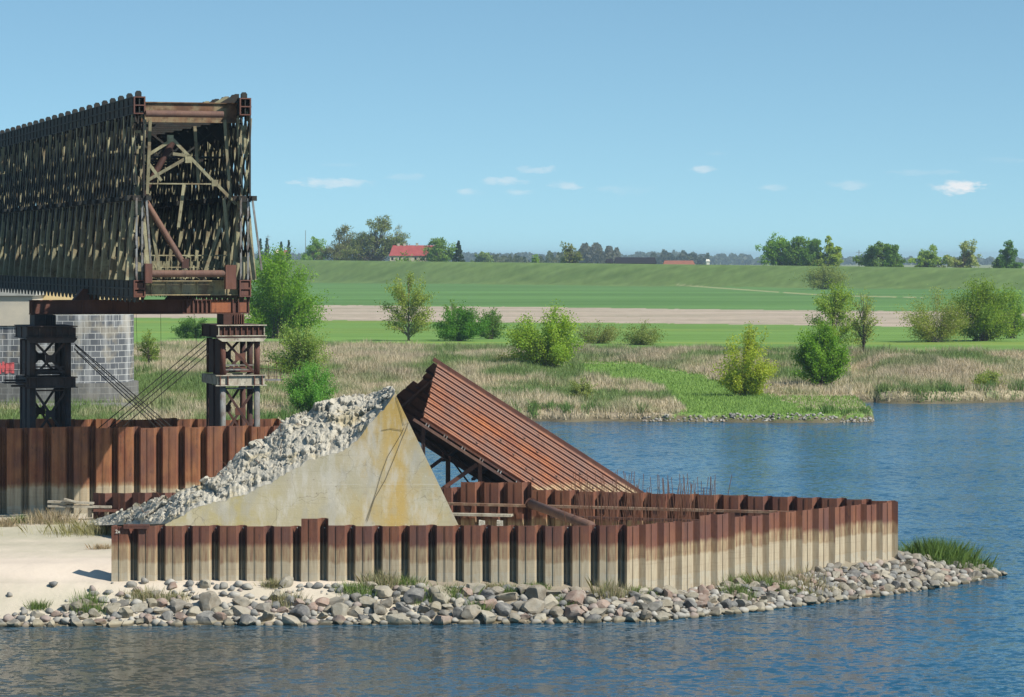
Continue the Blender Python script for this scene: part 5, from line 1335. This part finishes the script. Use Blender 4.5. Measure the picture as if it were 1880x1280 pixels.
idx_ = np.nonzero(dens)[0]; gsel = green[idx_][:, None]
colr = np.array((.50,.425,.30))*(1-gsel)+np.array((.15,.225,.07))*gsel
purple = sst(.55,.7,fbm(xq[idx_]*.06+40, Dq[idx_]*.04))[:, None]*(pyq[idx_] < 700)[:, None]; colr = colr*(1-.35*purple)+np.array((.36,.28,.23))*.35*purple
colr = colr*q.uniform(.72,1.25,(len(idx_),1))
hh = (.35+1.0*fbm(xq[idx_]*.35, Dq[idx_]*.25, 3)**1.5*1.6)*q.uniform(.5,1.0,len(idx_))*np.where(edge[idx_], .9, 1.0)*np.where((pxq[idx_] > 1380) & (pxq[idx_] < 1612) & (Dq[idx_] < 338), .28, 1.0)
blades('reeds', 'dry tan reeds and rough green grass covering the far bank', np.stack([xq, Dq, zq-.05], -1)[idx_], hh, q.uniform(.06,.14,len(idx_)), colr, np.full(len(idx_), .32), seed=1)
ig = np.nonzero(onland & (sg > -4) & (pyq > 655) & (q.random(n) < .8))[0]
blades('meadow_grass', 'short bright green grass on the tongue of land and spit', np.stack([xq, Dq, zq-.03], -1)[ig], q.uniform(.12,.4,len(ig)), q.uniform(.05,.12,len(ig)), np.array((.19,.30,.07))*q.uniform(.7,1.35,(len(ig),1)), np.full(len(ig), .4), seed=2)
# taller green tufts at the far water edge
m_ = 26000; pxe = q.uniform(480, 1940, m_); De = np.interp(pxe, FSX, FSD)+2.0+q.random(m_)*5; ze = terrain(pxe, De); ke = (ze > .05) & (fbm(pxe*.05, De*.3, 3) > .53) & ((pxe < 1180) | (pxe > 1480))
blades('bank_sedge', 'tall green sedge tufts along the far water line', np.stack([(pxe-CX)/F*De, De, ze-.1], -1)[ke], q.uniform(.3,1.0,ke.sum())*(.5+1.2*fbm(pxe[ke]*.09, pxe[ke]*0+6, 2)), q.uniform(.06,.12,ke.sum()), np.array((.11,.19,.05))*q.uniform(.6,1.5,(ke.sum(),1)), np.full(ke.sum(), .3), seed=3)
# stones along the spit
tg = []; rq = random.Random(14)
for k in range(300):
    px = rq.uniform(1180, 1604); D = float(np.interp(px, FSX, FSD))+rq.uniform(.2, 1.3)
    if rq.random() < .35 and 1220 < px < 1300: continue
    tg.append(((px-CX)/F*D, D, rq.uniform(.08,.2)))
M['stone3'] = M['stone2']
heap('spit_stones', tg, 'thin line of pale stones along the edge of the green spit', M['stone2'], seed=8)

# tufts and tall grass among the boulders
def tuft(name, label, x, y, n, h, spread, colA, colB, seed, lean=.35, group='grass tufts among the boulders', cat='grass tuft', w=.02):
    q = np.random.default_rng(seed); P = np.stack([x+q.normal(size=n)*spread, y+q.normal(size=n)*spread*.6, np.zeros(n)], -1)
    z = terrain(P[:,0]/P[:,1]*F+CX, P[:,1]); kp_ = z > .12; P = P[kp_]; z = z[kp_]; n = len(P)
    if n < 20: return None
    P[:,2] = np.maximum(z, 0)-.05; t = q.random((n,1))**.7; col = (np.array(colA)*(1-t)+np.array(colB)*t)*q.uniform(.75,1.25,(n,1))
    a = q.uniform(0, math.pi, n); hh = h*q.uniform(.4,1.15,n); ww = w*q.uniform(.6,1.4,n); dx = np.cos(a)*ww*.5; dy = np.sin(a)*ww*.5
    out = (P[:, :2]-np.array((x,y)))/max(spread,.01)*.16+q.normal(size=(n,2))*lean*.55
    v = np.zeros((n,5,3)); mid = P.copy(); mid[:, :2] += out*hh[:,None]*.35; mid[:,2] += hh*.55; tip = P.copy(); tip[:, :2] += out*hh[:,None]; tip[:,2] += hh
    v[:,0] = P; v[:,0,0] -= dx; v[:,0,1] -= dy; v[:,1] = P; v[:,1,0] += dx; v[:,1,1] += dy
    v[:,2] = mid; v[:,2,0] += dx*.7; v[:,2,1] += dy*.7; v[:,3] = tip; v[:,4] = mid; v[:,4,0] -= dx*.7; v[:,4,1] -= dy*.7
    o = np_mesh(name, v.reshape(-1,3), np.arange(5*n).reshape(-1,5), M['blade'], np.repeat(col, 5, 0)); tag(o, label, cat, group); return o
GR1, GR2, DR1 = (.08,.15,.03), (.20,.27,.08), (.40,.34,.22)
qq = random.Random(77)
spots = [(70,1118),(165,1128),(165,1108),(250,1098),(275,1100),(322,1103),(500,1080),(530,1112),(648,1085),(663,1098),(700,1078),(748,1075),(765,1105),(815,1100),(877,1125),(830,1090),(905,1085),(935,1090),(985,1085),(1035,1108),(1120,1098),(1180,1090),(1215,1070),(1250,1062),(1262,1080),(1300,1068),(1350,1062),(1355,1098),(1400,1055),(1430,1085),(1470,1060),(1500,1050),(1545,1050),(1560,1038),(1600,1035),(1650,1020)]
for i, (px, py) in enumerate(spots):
    # ray onto the bank slope
    D = 136.0
    for _ in range(60):
        z = max(tz((px-CX)/F*D, D), 0); yy = HZ+(CZ-z)*F/D
        if yy <= py: break
        D += .15
    big = qq.random()
    tuft('grass_tuft', 'tuft of grass growing among the boulders of the bank', (px-CX)/F*D, D, qq.randint(200,560), qq.uniform(.30,.80), qq.uniform(.15,.40), GR1 if big > .35 else (.18,.22,.08), GR2 if big > .3 else DR1, i+100)
tuft('tall_grass', 'lush tall green grass clump at the end of the pile wall on the tip', 20.6, 156.6, 3800, 1.15, .95, GR1, (.16,.25,.06), 301, group=None, cat='grass clump', lean=.5)
tuft('tall_grass', 'lower green grass right of the lush clump on the tip', 22.6, 157.8, 1500, .55, .8, GR1, GR2, 302, group=None, cat='grass clump', lean=.5)
tuft('tall_grass', 'thin tawny grass in front of the angled wall foot', 12.5, 146.2, 1200, .7, 1.5, (.22,.22,.09), DR1, 303, group=None, cat='grass clump', lean=.4)
tuft('dry_grass', 'tawny dry grass on the rubble slope below the tall wall', -20.0, 160.5, 2000, .8, 1.6, DR1, (.30,.30,.12), 304, group=None, cat='grass clump', lean=.6)
tuft('dry_grass', 'tangle of dry grass beside the timber staging', W(95,0,168).x, 168, 1000, .8, .7, (.5,.4,.28), DR1, 305, group=None, cat='grass clump', lean=.6)
tuft('dry_grass', 'small green tuft at the left foot of the tall wall', W(40,0,168.5).x, 168.5, 500, .5, .35, GR1, GR2, 306, group=None, cat='grass clump', lean=.5)
tuft('dry_grass', 'small brown tuft on the sand near the wall end', W(188,0,150).x, 150, 260, .35, .25, (.4,.25,.14), DR1, 307, group=None, cat='grass clump', lean=.6)
tuft('dry_grass', 'brown dry tuft at the left frame edge on the sand', W(3,0,166).x, 166, 500, .6, .4, (.42,.30,.18), DR1, 308, group=None, cat='grass clump', lean=.6)

# ------------------------------------------------------------------ haze
hz = MB(); hz.box((0, 6000, 14.5), (9000, 13000, 38))
ho = hz.build('haze', None); tag(ho, 'thin bluish air haze over the river plain', 'haze', None, 'stuff')
hm = bpy.data.materials.new('haze'); hm.use_nodes = True; hn = hm.node_tree; hn.nodes.remove(hn.nodes['Principled BSDF'])
pv = hn.nodes.new('ShaderNodeVolumePrincipled'); pv.inputs['Color'].default_value = (.66,.86,1,1); pv.inputs['Density'].default_value = .0001; pv.inputs['Anisotropy'].default_value = .2
hn.links.new(pv.outputs[0], hn.nodes['Material Output'].inputs['Volume']); ho.data.materials.append(hm)
